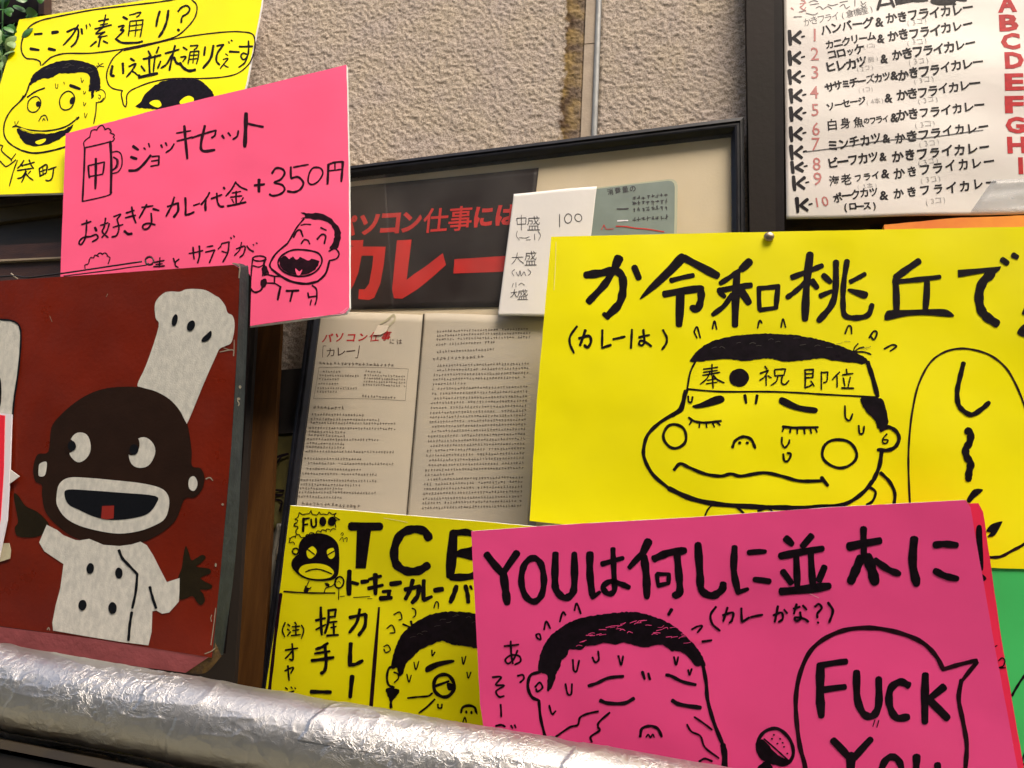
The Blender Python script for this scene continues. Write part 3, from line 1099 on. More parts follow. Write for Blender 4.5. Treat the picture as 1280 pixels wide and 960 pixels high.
kk.draw(380, 400, 8, "p3 165,482 1050,495;p3 1050,495 1020,812;p3 1020,812 110,795;p3 165,482 110,795")
kk.fineprint((400, 455), (494, 457.5), 4.2, 1.3)
for j_, y_ in enumerate([466, 471, 475.5, 481, 486.5, 491]):
    kk.fineprint((LX(y_) + 2, y_ - .5), (LX(y_) + (52 if j_ in (1, 4) else 28), y_ - .2), 3.0)
for j_, y_ in enumerate([465.5, 470.5, 474.5, 478.5, 482.5]):
    kk.fineprint((457 - j_ * .6, y_ - .8), (508 - (30 if j_ == 0 else 0), y_ + .8), 3.0)
kk.fineprint((453, 496), (496, 498), 3.4, 1.2)
kk.fineprint((393, 510), (432, 511), 4.2, 1.3)
ys = [519, 525, 529.5, 536, 540.5, 545, 550, 555, 559.5, 565, 574, 580, 587, 593, 601, 606.5, 611, 616, 621.5]
for j_, y_ in enumerate(ys):
    e_ = RX(y_) - (random.choice([0, 0, 0, 40, 62, 20]))
    kk.fineprint((LX(y_) + random.choice([0, 0, 5]), y_ - .4), (e_, y_ + .9), 3.3)
kk.fineprint((374, 629), (452, 634), 4.4, 1.4)
kk.build('body_text', M['print'], mp, stuff=True)
# folded transparent tape and a small light sticker over the title
slab('torn_sticker', [(474, 408), (488, 408.5), (484, 416), (477, 420), (468, 420)], PG, .0022, .0005, mat('glossy_sticker', (.80, .70, .58), .3), mp, .2)
kk = ink(PG, .0012, 'crease', M['tape'], mp, [(360, 380, 3.765, "s9 440,95 470,80 500,55 505,80 470,115")])

mq = thing('magazine_page', 'yellowed magazine text page right of the gutter beside the big yellow sign', 'magazine page', PG.P(590, 650))
sheet('page_sheet', [(531, 392), (684, 398), (656, 700), (506, 700)], PG, .0006, M['page'], mq, 70, 30, .0001, 21)
mesh('gutter_edge', [PG.P(529.3, 393, .0016), PG.P(531.2, 393, .0016), PG.P(506.5, 690, .0016), PG.P(504.8, 690, .0016)], [(0, 1, 2, 3)], M['wood2'], mq)
kk = Ink(PG, .0009)
rl = lambda y: 546.5 - (y - 415) * 0.085
rr_ = lambda y: 664.5 - (y - 415) * 0.052
yy = 414.0
j_ = 0
for y_ in [414, 419, 424, 430.5, 439.5]:
    kk.fineprint((rl(y_) + (0 if y_ != 439.5 else 2), y_ + 1.8), ((rr_(y_) if y_ < 430 else rl(y_) + 75), y_ - 1.6), 3.3)
kk.fineprint((541, 450), (606, 447.5), 4.3, 1.4)
y_ = 457.0
while y_ < 640:
    e_ = rr_(y_) if random.random() > .25 else rl(y_) + random.uniform(20, 80)
    st = rl(y_) + random.choice([0, 0, 4])
    kk.fineprint((st, y_ + 1.5), (e_, y_ + 1.5 - 3.0 * (e_ - st) / 118), 3.4)
    y_ += random.choice([5.6, 5.8, 6.0, 6.2])
kk.build('body_text', M['print'], mq, stuff=True)
slab('grey_margin', [(676, 400), (690, 400), (668, 690), (655, 690)], PG, .0002, .0004, mat('grey_violet_card', (.30, .27, .27), .7, var=.1, vscale=20), mq, 0)

# price note and shop card, stuck on the glass
NOTE = Pl(.0275, lean=-1, pivot=(690, 240))
NOTE.warp = lambda x, y: 0.0012 * math.sin(x * .05 + y * .015)
pn = thing('price_note', 'curled white paper note with pencilled portion sizes and 100', 'note', NOTE.P(670, 395))
sheet('paper', [(642, 242), (746, 233), (727, 397), (622, 394.5)], NOTE, 0, M['paper'], pn, 60, 40, .0001, 2)
kk = Ink(NOTE, .0004)
kk.draw(620, 230, 6, "p6 478,230 478,325;r6 542,262 27,34 5;r6 618,255 26,28 -8;"
        "p5 155,255 225,252;p5 155,255 160,300;p5 225,252 222,300;p5 158,300 222,298;p5 190,232 190,345;"
        "p5 120,550 205,548;s5 160,515 150,560 118,600;s5 160,550 180,575 208,595;"
        "s4 160,350 152,385 175,420;s4 175,400 220,405 250,395;p4 225,420 260,418;p4 290,375 292,420;s4 315,355 335,385 320,425;"
        "s4 140,640 120,660 135,690;s4 150,660 170,690 180,650 190,690 210,660 225,690;s4 240,640 262,665 240,690;"
        "p4 130,745 120,775;p4 150,740 150,775;s4 170,760 190,745 215,760;"
        "p5 112,815 160,810;s5 140,790 130,830 108,850;s5 138,815 150,840 165,850")
kk.glyph_box("盛", (659, 270, 675, 288), bold=-.012)
kk.glyph_box("盛", (656, 314, 671, 332), bold=-.012)
kk.glyph_box("盛", (647, 362, 660, 375), bold=-.008)
kk.build('lettering', M['pen'], pn)
CARD = Pl(.0262, lean=-.5, pivot=(800, 250))
gc = thing('shop_card', 'grey green plastic card with rounded pale edge stuck right of the white price note', 'card', CARD.P(790, 300))
slab('card_rim', [(738, 235.5), (790, 229.3), (836, 224), (842, 224.5), (845.5, 227.5), (847, 232), (846.5, 270), (845, 320), (726, 330)], CARD, 0, .002, M['cardrim'], gc, 0)
slab('card_face', [(738.5, 237), (790, 231), (835, 226), (840, 226.8), (842.5, 229.5), (843.5, 234), (843.2, 270), (842, 318), (727, 328)], CARD, .0004, .0006, M['greycard'], gc, 0)
kk = Ink(CARD, .0008)
kk.text("消費量の", (763, 240), (791, 236), 8.5, bold=.02)
for y_ in (246, 253, 261, 273):
    kk.fineprint((790, y_ + 1.5), (836, y_ - 1.5), 5.6)
kk.draw(720, 215, 8, "p14 410,372 525,368")
kk.build('printed_text', M['pen'], gc)
ink(CARD, .0009, 'white_dash', M['leafletwhite'], gc, [(720, 215, 8, "p14 415,492 520,488")])
ink(CARD, .0009, 'red_line', M['printred'], gc, [(720, 215, 8, "p7 255,580 280,530;p7 280,530 300,575;p6 300,575 380,570;s11 400,545 500,548 600,565 700,572 880,600")])


# ================================================================== card signs
def board(name, label, pts, pl, m, t=.005, core='foam', cat='sign'):
    c = pts[-1]
    b = thing(name, label, cat, pl.P(sum(p[0] for p in pts) / len(pts), max(p[1] for p in pts)) - pl.n * t)
    slab('card_face', pts, pl, 0, .0006, m, b, .25)
    slab('foam_core', pts, pl, -.0007, t, M[core] if core in M else m, b, .15)
    return b


# ---- yellow sign, top left
Y1 = Pl(.075, lean=-6, pivot=(160, 120))
y1 = board('cartoon_sign', 'tilted yellow card sign with grinning sweating face and two speech bubbles, top left', [(24, 24.5), (170, 2), (330, -22), (326, 8), (308, 103), (270, 235), (-60, 245), (-40, 180), (-2, 112)], Y1, M['yellow'])
ink(Y1, .0004, 'lettering', M['ink'], y1, [
    (0, 0, 7.5, "p22 325,322 395,316;p26 285,458 365,470;p30 490,308 545,300;p26 455,458 520,470;"
                "s20 630,300 720,265 737,320 710,400 668,440;s18 735,235 680,330 595,425;p22 765,270 772,318;p14 810,235 814,272;p14 840,225 850,245;"
                "p16 925,200 1020,180;p18 890,272 1045,235;p14 940,235 1010,222;p16 992,140 965,262;s16 960,262 900,318 985,300;s14 985,300 920,350 1005,335;p18 945,350 925,440;p18 905,390 850,435;p20 970,385 1010,405;"
                "p22 1155,160 1195,182;s16 1110,252 1165,240 1130,285 1165,285 1090,362;s22 1085,365 1150,402 1275,402;p14 1215,142 1275,128;p13 1220,205 1205,340"),
    (170, 0, 7.5, "s20 0,402 30,398 62,388;p14 -5,125 48,116;s13 48,116 30,145 5,162;p13 -55,202 70,188;p14 68,188 40,350;p11 5,202 -8,345;p11 -55,245 60,230;p11 -60,292 55,278;"
                  "s22 225,105 205,170 190,250;s24 305,100 290,200 255,290 215,350;s18 395,110 430,70 480,55 505,90 480,130 435,160 425,215;p26 395,280 405,286;"
                  "p20 118,480 140,525;p18 215,440 192,500;p20 70,555 235,518;p20 125,530 130,685;p18 182,522 165,672;p20 52,622 85,668;p18 232,575 205,642;p28 25,728 205,688;"
                  "p18 275,502 405,465;p20 368,430 315,660;s18 340,510 290,600 235,640;s24 358,540 380,590 412,602;"
                  "p18 445,445 480,468;s15 420,538 470,532 440,580;s26 410,590 450,640 500,665 560,655;p14 510,432 582,425;s13 582,425 570,450 545,470;p14 510,492 490,602;p13 510,488 592,480;s14 592,480 585,540 570,600;p11 500,522 580,515;p11 495,558 575,550;p11 547,490 535,595;"
                  "p20 650,440 640,520;s24 727,430 700,550 630,640;p18 760,432 825,418;s20 822,420 765,500 755,570 785,610;p15 870,392 876,405;p15 893,378 905,386;"
                  "p12 840,505 862,522;s13 818,558 865,550 825,600 790,645;s13 820,600 840,620 868,632;p20 878,485 970,488;p18 970,438 1095,435;s17 1055,385 1057,470 1045,530 1010,560 985,530 1005,500 1040,510;s16 1045,530 1020,590 965,632"),
    (0, 0, 7.5, "s26 1055,620 1042,700 1072,714;p24 1152,595 1156,688;p20 1225,550 1262,572;s18 1210,625 1275,598 1240,660 1190,722;s16 1232,668 1262,680 1290,705 1315,705"),
    (0, 120, 7.5, "p13 195,640 215,660;s13 225,605 200,645 165,680;p13 190,655 325,622;s14 275,600 290,640 315,680;p14 165,700 300,680;p14 235,685 250,715;s14 245,705 210,760 165,775;p14 240,730 205,810;s14 240,720 270,760 312,790;p10 290,705 265,730;"
                  "p15 370,682 377,752;s15 370,680 440,645 436,720;p15 375,752 436,722;p11 402,668 406,740;p11 372,715 436,688;p14 455,692 530,665;s14 505,680 492,765 462,795 430,790")])
ink(Y1, .0004, 'speech_bubble', M['ink_brown'], y1, [
    (0, 0, 7.5, "s14 384,612 372,575 320,555 250,548 210,500 200,430 220,350 280,250 380,195 500,165 700,125 900,90 1275,45 1500,18 1700,-15;"
                "s14 1800,0 1840,40 1848,90 1825,170 1755,260 1655,340 1500,390 1275,436 1100,470 850,500 620,502 500,530 440,572 398,612")]),
ink(Y1, .00034, 'speech_bubble', M['ink_brown'], y1, [
    (0, 0, 7.5, "s13 1150,470 1060,550 1003,680 1012,780 1060,830 1148,850;s13 1148,850 1138,880 1146,930 1160,985 1180,1000 1188,960 1190,900 1215,860 1275,825 1425,770 1625,737 1875,737 2075,725 2225,690 2335,600 2385,480 2390,380 2365,320 2275,300 2125,300 1875,327 1625,367 1375,428 1160,475")])
ink(Y1, .0004, 'face_drawing', M['ink'], y1, [
    (0, 0, 7.5, "j 290,740 320,690 390,640 500,590 620,565 750,570 850,600 905,640 935,720 942,800 935,850 890,850 880,900 855,925 855,860 832,850 845,760 830,700 760,680 640,690 560,690 480,730 400,740 340,765 282,800;"
                "s16 282,780 250,870 220,920 180,960;s8 900,860 950,840 985,870 985,920 950,958 922,955;s7 925,890 945,902 935,930 925,915;s15 258,912 330,862 420,826;p28 660,802 752,835;"
                "s7 520,785 525,825 540,825 545,790;s7 760,730 770,775 785,750;s7 785,855 790,885 805,860;p8 600,770 605,790;s7 910,640 940,610 970,595;s7 905,620 940,622 975,625;p6 920,590 935,620"),
    (0, 120, 7.5, "s14 220,0 190,50 110,130 60,210 37,300 50,390 110,460 200,510;s17 200,510 300,535 400,530 520,505 640,470;s12 905,60 900,150 880,260;s8 900,65 940,55 975,20;"
                  "r11 322,80 60,76 20;e 360,76 22,28;r12 630,45 70,88 20;e 680,45 24,35 20;s10 365,235 395,190 430,185 450,232;s7 400,235 412,212 425,232;s7 785,60 790,95 808,65;s7 795,160 800,205 820,165;"
                  "s14 120,292 160,285 250,315 400,330 550,310 650,270 740,200;p22 722,215 740,200;s6 140,240 150,280 175,235;j 165,302 240,335 350,357 480,352 600,320 690,268 640,345 560,405 460,450 340,470 240,450 190,390 165,340;"
                  "s12 0,460 25,470 15,510 50,550 100,590 110,612;s12 0,610 40,650 60,662 100,640 150,600;p10 105,600 150,542;s12 165,605 130,700 90,845")])
ink(Y1, .0007, 'tooth', M['yellow'], y1, [(0, 120, 7.5, "f 335,430 380,412 430,402 425,428 380,455 345,450;s10 200,305 300,338 420,345")])
ink(Y1, .0004, 'second_head_drawing', M['ink'], y1, [
    (170, 0, 7.5, "j 20,1010 50,950 100,870 180,800 280,755 400,742 580,748 650,790 700,840 728,890 730,1000 700,1010 400,1030")])
ink(Y1, .0007, 'eye_patch', M['yellow'], y1, [(170, 0, 7.5, "f 130,975 150,950 190,940 225,950 240,990 200,1010;f 410,965 440,925 490,902 530,912 545,940 520,980 450,990")])

# ---- pink beer set sign
P1 = Pl(.115, lean=-3, pivot=(260, 240))
p1 = board('price_sign', 'pink card sign with a beer mug drawing and 350 yen price, white foam edge', [(82, 167), (200, 136), (330, 106), (433, 81), (436, 230), (436.5, 384), (432, 391), (300, 409), (200, 425), (74, 432), (76, 330)], P1, M['pink'], .006)
ink(P1, .0004, 'lettering', M['ink_brown'], p1, [
    (90, 150, 8, "p20 165,462 175,580;s15 165,458 325,420;p18 325,420 310,540;p15 175,565 310,542;p26 240,385 235,690;"
                 "p28 610,262 665,300;p28 592,372 650,390;s26 570,508 650,500 720,440 790,352;p16 720,278 737,298;p16 767,235 778,272;"
                 "p16 800,368 872,360;p18 872,360 868,450;p15 797,412 865,402;p16 790,464 868,450;p22 892,250 905,278;p18 937,228 950,258;s18 1022,240 992,290 940,327;"
                 "p15 1045,132 1190,108;p18 1050,212 1205,172;s28 1125,60 1137,200 1155,385"),
    (60, 70, 3.2, "p8 576,328 672,298;s8 672,298 668,318 655,328;s11 628,280 613,350 620,380 668,376;p9 697,318 705,330;p8 722,308 731,320;s8 762,300 757,322 740,334;p16 793,230 788,362;p9 795,270 862,284"),
    (90, 230, 6.4, "p15 78,325 155,300;s14 120,290 115,380 105,440 75,485 58,467 90,430 150,420 195,405 208,435 165,462;p22 185,347 197,375;"
                   "s14 270,275 260,340 245,385 290,428;p12 230,332 290,310;s13 300,318 280,380 240,430;s12 335,262 392,242 362,282;s14 362,282 377,350 360,410 320,425;p12 330,347 410,325;"
                   "p13 435,232 500,212;p13 428,272 512,250;s16 480,185 490,250 512,312;s20 422,378 450,400 482,398;"
                   "p13 560,187 650,175;s16 600,165 570,220 540,272;p16 650,200 697,212;s15 635,235 637,310 610,355 575,360 570,332 610,315 668,327;"
                   "p14 765,182 850,152;s19 850,152 850,215 815,267;s16 820,105 800,170 755,258;p18 908,110 910,248;s16 910,248 940,242 978,225;p12 975,172 1025,155;s15 1102,70 1080,110 1035,165;p20 1070,130 1070,212;p14 1115,118 1200,86;s16 1160,75 1165,140 1185,178 1218,180;p18 1215,30 1225,40;"
                   "p11 660,628 740,612;p12 705,590 700,665;p11 655,662 742,655;p11 672,645 725,638;p13 812,595 826,642;s13 857,602 828,628 830,655 850,668"),
    (240, 180, 6.4, "s14 352,302 320,360 272,418;s14 350,310 390,345 442,368;p11 322,392 392,380;p14 355,378 355,480;p12 308,427 402,415;p11 320,442 335,470;p11 412,430 388,465;p17 285,497 432,465;"
                    "p20 500,332 582,322;p26 538,285 537,382;s17 640,237 672,195 722,200 742,235 710,285 660,308 722,328 742,365 710,400 650,415 620,402;"
                    "p18 792,185 793,275;p13 812,187 932,165;s18 793,275 850,265 892,310 870,360 820,385 765,378;c14 975,190 942,230 930,300 960,325 1010,300 1047,240 1030,195;"
                    "p20 1092,165 1085,322;s15 1092,165 1140,148 1208,142;p20 1208,142 1195,302;p11 1098,215 1200,202;p12 1145,155 1145,208"),
    (230, 260, 6.095, "p11 40,347 145,325;p14 70,300 78,390;s14 118,290 120,360 105,422;p10 175,297 222,288;p11 165,337 235,320;s13 235,320 215,370 195,418;"
                      "p11 290,270 345,258;s13 345,258 335,340 298,412;s10 290,272 280,295 262,312;p9 290,330 335,345;p10 357,224 363,236;p10 379,211 387,223;"
                      "s12 400,312 465,292 455,350 425,377;s10 440,262 425,320 385,362;s12 480,290 500,315 532,334;p9 528,278 534,284;p9 552,266 560,272")])
ink(P1, .0004, 'mug_drawing', M['ink_brown'], p1, [
    (90, 150, 8, "s12 125,280 120,225 150,190 180,172;s12 178,175 195,112 225,98 250,102;s12 248,104 270,70 305,55 335,95;s13 330,98 365,85 392,110 385,130;s12 380,130 425,150 412,175;s12 412,172 425,190 402,218;"
                 "s20 130,278 122,500 107,812;p14 138,276 382,218;s26 385,215 395,450 390,735;s13 105,815 200,795 330,765 388,742 400,720;"
                 "s13 408,322 455,315 490,340 503,400 495,470 460,520 402,537;s17 415,372 448,395 452,440 435,480 405,505;s6 430,380 465,400 462,460 440,490")])
ink(P1, .0004, 'salad_drawing', M['ink_brown'], p1, [
    (90, 230, 6.4, "s9 108,690 105,650 130,640 140,612;s9 138,612 150,590 175,592;s9 175,592 185,570 215,580;s9 200,570 225,552 245,562;s9 240,565 265,552 285,570 280,580;s9 282,575 305,590 300,612 290,640;r9 620,612 32,33")])
ink(P1, .0004, 'face_drawing', M['ink_brown'], p1, [
    (230, 260, 6.095, "j 890,32 950,42 1020,38 1100,68 1150,110 1192,170 1192,250 1165,312 1112,310 1140,250 1148,190 1120,130 1060,92 1000,88 930,78 890,82 925,62;"
                      "s13 915,82 860,150 820,220 790,270;s14 790,270 700,350 655,430 670,468;s18 670,468 740,520 820,560 930,578 1020,560;s17 1020,560 1080,500 1110,400;s12 1105,330 1150,310 1182,345 1165,385 1110,402;"
                      "s14 835,225 860,178 888,170 907,218;s14 1015,240 1050,202 1080,215 1070,272;s9 892,132 925,124 968,126;p13 1042,150 1085,170;s12 895,272 915,243 945,248 960,276;"
                      "c13 785,338 850,318 960,325 1030,350 1052,410 1010,480 930,518 830,515 750,478 718,425 735,375;"
                      "j 728,400 770,365 800,390 830,372 860,392 890,376 940,402 980,388 1030,408 1000,470 930,505 830,505 755,470;"
                      "s12 525,380 515,480 505,612;s14 505,612 540,642 590,622 605,560;r11 575,385 48,20;s9 530,440 570,450 605,435;s12 625,390 612,430 632,470 642,500 610,512;p8 610,400 600,520;j 595,452 628,440 640,490 600,505;j 588,550 630,545 622,598 590,612;"
                      "s11 640,508 690,520 745,520;p12 692,520 690,575;s11 622,572 690,575 735,600;p18 737,600 715,702;p16 780,632 877,628;p16 828,635 810,712;s12 978,590 1010,620 1012,690 1000,738;p13 945,645 952,685;p12 950,680 1005,672;p10 972,700 962,742")])
ink(P1, .0007, 'tongue', M['pink'], p1, [(230, 260, 6.095, "f 850,462 880,485 902,470 885,512 860,508")])

# ---- yellow curry-bar sign, lower middle
Y2 = Pl(.090, lean=12, pivot=(470, 760))
y2 = board('curry_bar_sign', 'yellow card sign lettered TCB with small black head drawing and a monocled face', [(363, 632), (470, 641), (590, 651), (720, 663), (720, 1000), (318, 1000), (332, 862), (347, 760)], Y2, M['yellow'])
ink(Y2, .0004, 'lettering', M['ink'], y2, [
    (320, 610, 4, "p44 475,192 622,192;F 505,205 577,205 550,402 498,402;s42 868,255 840,215 780,207 722,235 692,310 702,380 750,414 810,414 862,385;p48 988,222 970,445;s34 985,225 1060,222 1108,250 1095,300 1010,328;s36 1010,328 1100,350 1122,400 1080,440 972,448;"
                  "p26 468,415 466,532;p20 480,472 512,480;p20 527,470 562,465;p17 565,457 626,440;p19 562,502 635,485;p24 597,430 598,530;p16 635,518 676,513;p18 667,518 662,548;p24 622,552 680,548;p24 674,480 726,472;"
                  "p22 745,508 820,490;s23 818,490 808,540 780,575;s21 785,460 770,510 748,555;p22 840,462 838,558;p20 838,560 880,542;p26 892,512 935,505;s25 1003,490 990,530 972,572;s22 1048,490 1058,530 1062,572;p13 1072,490 1080,505"),
    (320, 740, 4, "p13 300,142 348,130;p14 325,75 330,215;p10 300,188 350,162;p13 365,92 402,87;p13 400,88 395,125;p10 365,125 395,121;s13 364,90 362,150 345,207;p10 370,152 405,147;p9 375,178 402,172;p11 388,150 390,215;p12 355,218 412,214;"
                  "s15 360,255 330,275 300,285;p13 295,307 370,295;p17 280,342 390,326;s17 345,265 352,340 345,390 325,407;p20 275,498 375,500;"
                  "p17 470,127 550,110;s18 550,112 545,170 515,215;s16 520,85 505,150 468,202;p22 475,255 470,368;s18 470,365 500,360 535,342;p22 482,420 472,525;"
                  "s8 147,152 133,190 145,224;p8 160,160 170,170;p8 158,185 168,192;p8 158,218 174,198;p8 195,150 203,162;p8 182,173 220,170;p8 184,192 216,188;p8 178,217 224,213;p8 201,165 201,214;s8 228,165 240,190 228,232;"
                  "p10 148,290 210,280;s10 182,258 186,335 168,335;p9 182,295 148,332;s9 145,394 187,376 175,405;p10 160,368 166,442;p8 148,478 158,486;p7 176,474 182,482;p7 194,478 200,484;p9 155,505 190,495")])
ink(Y2, .0004, 'ruled_line', M['ink_brown'], y2, [
    (320, 740, 4, "s16 125,10 100,200 78,400 60,560;F 611,75 621,75 605,330 583,600 564,600 585,330"),
    (320, 610, 4, "s8 140,517 260,524 395,525")])
ink(Y2, .0004, 'face_drawing', M['ink'], y2, [
    (320, 740, 4, "j 680,385 680,340 700,270 740,200 800,150 880,110 960,98 1050,100 1110,110 1170,125 1200,290 1150,280 1100,282 1050,270 980,262 930,245 880,262 820,290 780,330 750,360 735,408 716,420 705,380;"
                  "s12 695,370 665,382 655,430 665,465 692,477;s8 690,400 710,410 712,432 692,452;j 655,480 715,487 705,520 682,545 682,578 670,578 668,540 655,515;"
                  "f 850,375 900,350 980,338 988,352 920,372 855,402;r18 940,468 50,58;p13 897,470 965,445;f 955,455 985,460 978,490 960,488;s10 882,505 860,520 800,525 758,530;s10 895,535 860,570 815,605;"
                  "s7 790,350 800,388 815,345;s8 880,290 882,318 895,300;s7 1030,325 1037,362 1050,320;s7 1055,400 1062,430 1075,400;s7 755,410 765,450 777,415;s7 640,272 660,265 672,290 650,302 640,285;s7 655,182 680,165 695,200 670,205;s7 690,112 720,100 730,132 715,140;s7 780,80 797,90 798,115 785,127;s7 890,80 900,50 912,55 912,82;p9 735,160 775,177;p12 775,145 782,172;"
                  "s9 910,560 912,578 928,578 930,560;f 1020,602 1030,572 1065,560 1100,575 1108,612 1095,600 1085,578 1040,580 1030,605;e 1052,600 6,9;e 1078,602 6,9;s7 1035,650 1045,625 1052,650")])
ink(Y2, .0004, 'small_head_drawing', M['ink'], y2, [
    (340, 630, 6.857, "s8 235,72 262,90 290,85;s8 290,85 320,80 335,55;s8 335,55 345,85 365,92;s8 365,92 390,92 405,68;s8 405,68 420,88 440,86;s8 440,86 475,90 490,68;s8 490,68 520,88 552,78;s8 552,78 535,105 582,133;s8 582,133 545,145 548,200;s8 545,215 520,212 500,235;s8 500,218 470,215 465,240;s8 465,228 430,222 420,245;s8 420,235 390,232 375,262;s8 360,250 330,245 320,270;s8 320,262 300,262 285,285;s8 285,285 250,285 235,262;s8 235,262 210,262 200,290;"
                      "s8 235,72 225,108 198,130;s8 198,130 222,140 212,165;s10 212,160 195,170 190,190;s10 190,190 215,190 225,205;s10 225,205 205,232 215,262;s8 205,275 165,288 150,330 182,325 195,345;p7 160,305 150,290;"
                      "p22 272,125 268,235;p18 270,130 322,120;p15 270,180 310,172;s18 337,130 342,185 362,197 380,175 378,120;e 437,150 29,42;e 515,148 36,40 15;"
                      "f 230,400 235,340 270,290 330,258 400,250 470,262 530,297 568,350 578,430 577,520 568,600 530,645 450,660 350,655 270,632 210,590 172,540 170,490 200,450 228,430;r14 203,405 26,26;"
                      "s9 318,660 300,700 280,742;j 285,700 312,720 348,708 318,735 300,757 275,752;s9 450,755 465,720 520,700 552,662;j 455,675 490,685 492,712 460,700;r15 578,672 38,48 10;s5 560,672 575,660 590,680;p9 575,725 572,820;p6 585,792 625,788;p7 700,800 840,792;p6 820,812 860,810;s6 590,260 605,245 613,260 600,270;s6 580,312 605,285 615,322;s6 620,300 645,288 642,325")])
ink(Y2, .0007, 'drawn_eye', M['yellow'], y2, [(340, 630, 6.857, "f 300,400 348,362 385,400 370,440 332,468 305,450;f 475,395 528,378 540,440 510,470 482,450;f 195,405 210,390 218,412 205,425;f 232,570 260,530 330,512 420,512 490,535 530,575 525,605 490,632 400,642 310,630 250,600")])
ink(Y2, .0010, 'drawn_frown', M['ink'], y2, [(340, 630, 6.857, "p10 302,383 368,432;p10 540,400 470,442;s12 290,582 340,562 400,558 460,575 518,600")])

# ---- big yellow sign, right
Y3 = Pl(.105, lean=2, pivot=(980, 460))
y3 = board('big_cartoon_sign', 'big yellow card sign with crying headband face, pinned at its top edge', [(689, 296), (850, 292), (1100, 287), (1400, 281), (1400, 724), (1281, 711), (1100, 706), (850, 690), (700, 655), (662, 651), (671, 500)], Y3, M['yellow'], .005, core='yellow')
ink(Y3, .0004, 'lettering', M['ink'], y3, [
    (680, 280, 4, "s40 208,256 290,245 352,234 390,262 395,330 375,400 318,460;p26 300,450 322,470;p44 375,170 352,228;s36 352,225 305,300 222,390;p36 452,217 475,272;"
                  "f 690,147 712,170 690,205 600,290 545,335 478,378 525,310 620,212 660,165;p40 700,170 868,260;p26 635,283 748,257;p36 600,352 790,322;s36 785,320 785,375 768,425 738,418;p42 682,345 675,508;"
                  "p40 1028,188 985,228;s26 985,228 940,260 880,298;p30 875,335 1038,306;p38 965,245 955,510;s26 940,352 900,410 842,455;p38 985,335 1025,395;p24 880,345 905,365;"
                  "p24 1075,318 1078,430;p26 1075,322 1175,312;p26 1170,315 1160,418;p24 1078,430 1165,418;"
                  "s12 165,512 132,560 130,600 150,645;s14 175,572 225,560 235,590 218,618 202,605;p14 207,532 180,607;p12 292,530 290,620;p13 290,620 335,605;p12 345,577 405,563;p12 440,528 435,622;p11 475,567 527,555;s12 497,530 502,590 490,607 475,600 485,583 515,595 537,612;s12 595,530 614,570 610,600 590,628"),
    (960, 280, 4, "p38 210,152 185,478;p27 118,268 272,208;s26 188,290 140,335 95,368;p34 218,285 245,318;s32 340,190 337,330 315,410 252,485;p30 278,258 312,290;p24 262,360 320,335;s28 395,185 378,300 375,400 385,458 440,470 500,455 520,405;p24 410,290 485,250;f 400,325 425,325 495,340 495,368 470,372 405,340;"
                  "p36 755,185 638,268;p26 628,290 860,265;p34 637,275 642,440;p32 795,290 785,440;f 582,470 585,450 605,432 700,430 860,425 905,435 925,465 800,457 700,460 595,482;"
                  "F 948,230 1060,222 1165,212 1160,228 1130,255 1105,240 950,268;s46 1120,245 1075,290 1055,350 1062,420 1090,462 1145,500;p32 1168,177 1195,197;p30 1225,156 1248,168;f 1245,545 1265,512 1300,495 1310,560 1275,565;p20 1278,450 1300,400"),
    (1080, 420, 6.4, "s40 795,218 765,340 745,440 752,540 790,595 860,630 940,585 1003,530"),
    (1160, 520, 4.8, "s44 230,82 255,110 248,160 225,200 232,245 255,285 245,340 242,380;f 232,510 240,485 275,440 325,440 322,455 280,490 250,520;f 348,690 380,650 440,632 440,648 405,710 375,725 355,722 375,700;")])
ink(Y3, .0004, 'headband_lettering', M['ink'], y3, [
    (850, 440, 5.12, "p10 150,110 242,97;p10 145,150 255,130;p9 150,130 240,118;p11 205,80 203,150;s10 195,120 172,170 128,208;s12 212,150 240,178 282,197;p8 175,182 235,170;p8 168,204 238,194;p11 208,158 212,232;e 378,165 62,60;"
                     "p12 543,92 557,110;p11 513,137 565,118;s10 565,118 540,160 510,182;p10 551,150 552,214;p9 562,152 585,166;p11 605,117 608,155;p10 605,113 675,108;p10 675,108 665,150;p10 608,153 665,148;s10 627,155 615,190 583,213;s11 655,152 650,195 672,208 697,183;"
                     "p12 800,115 800,228;p11 800,115 855,112;p11 853,112 850,165;p9 800,140 850,138;p9 800,165 850,162;s11 800,228 830,218 852,203;p10 838,185 858,217;p10 905,127 905,240;p9 905,132 945,128;s10 945,128 940,185 918,197;"
                     "p10 1022,128 975,177;p10 1005,155 1005,227;p11 1065,110 1068,135;p10 1038,147 1107,138;p10 1045,165 1055,217;p10 1090,160 1075,227;p11 1033,230 1112,232")])
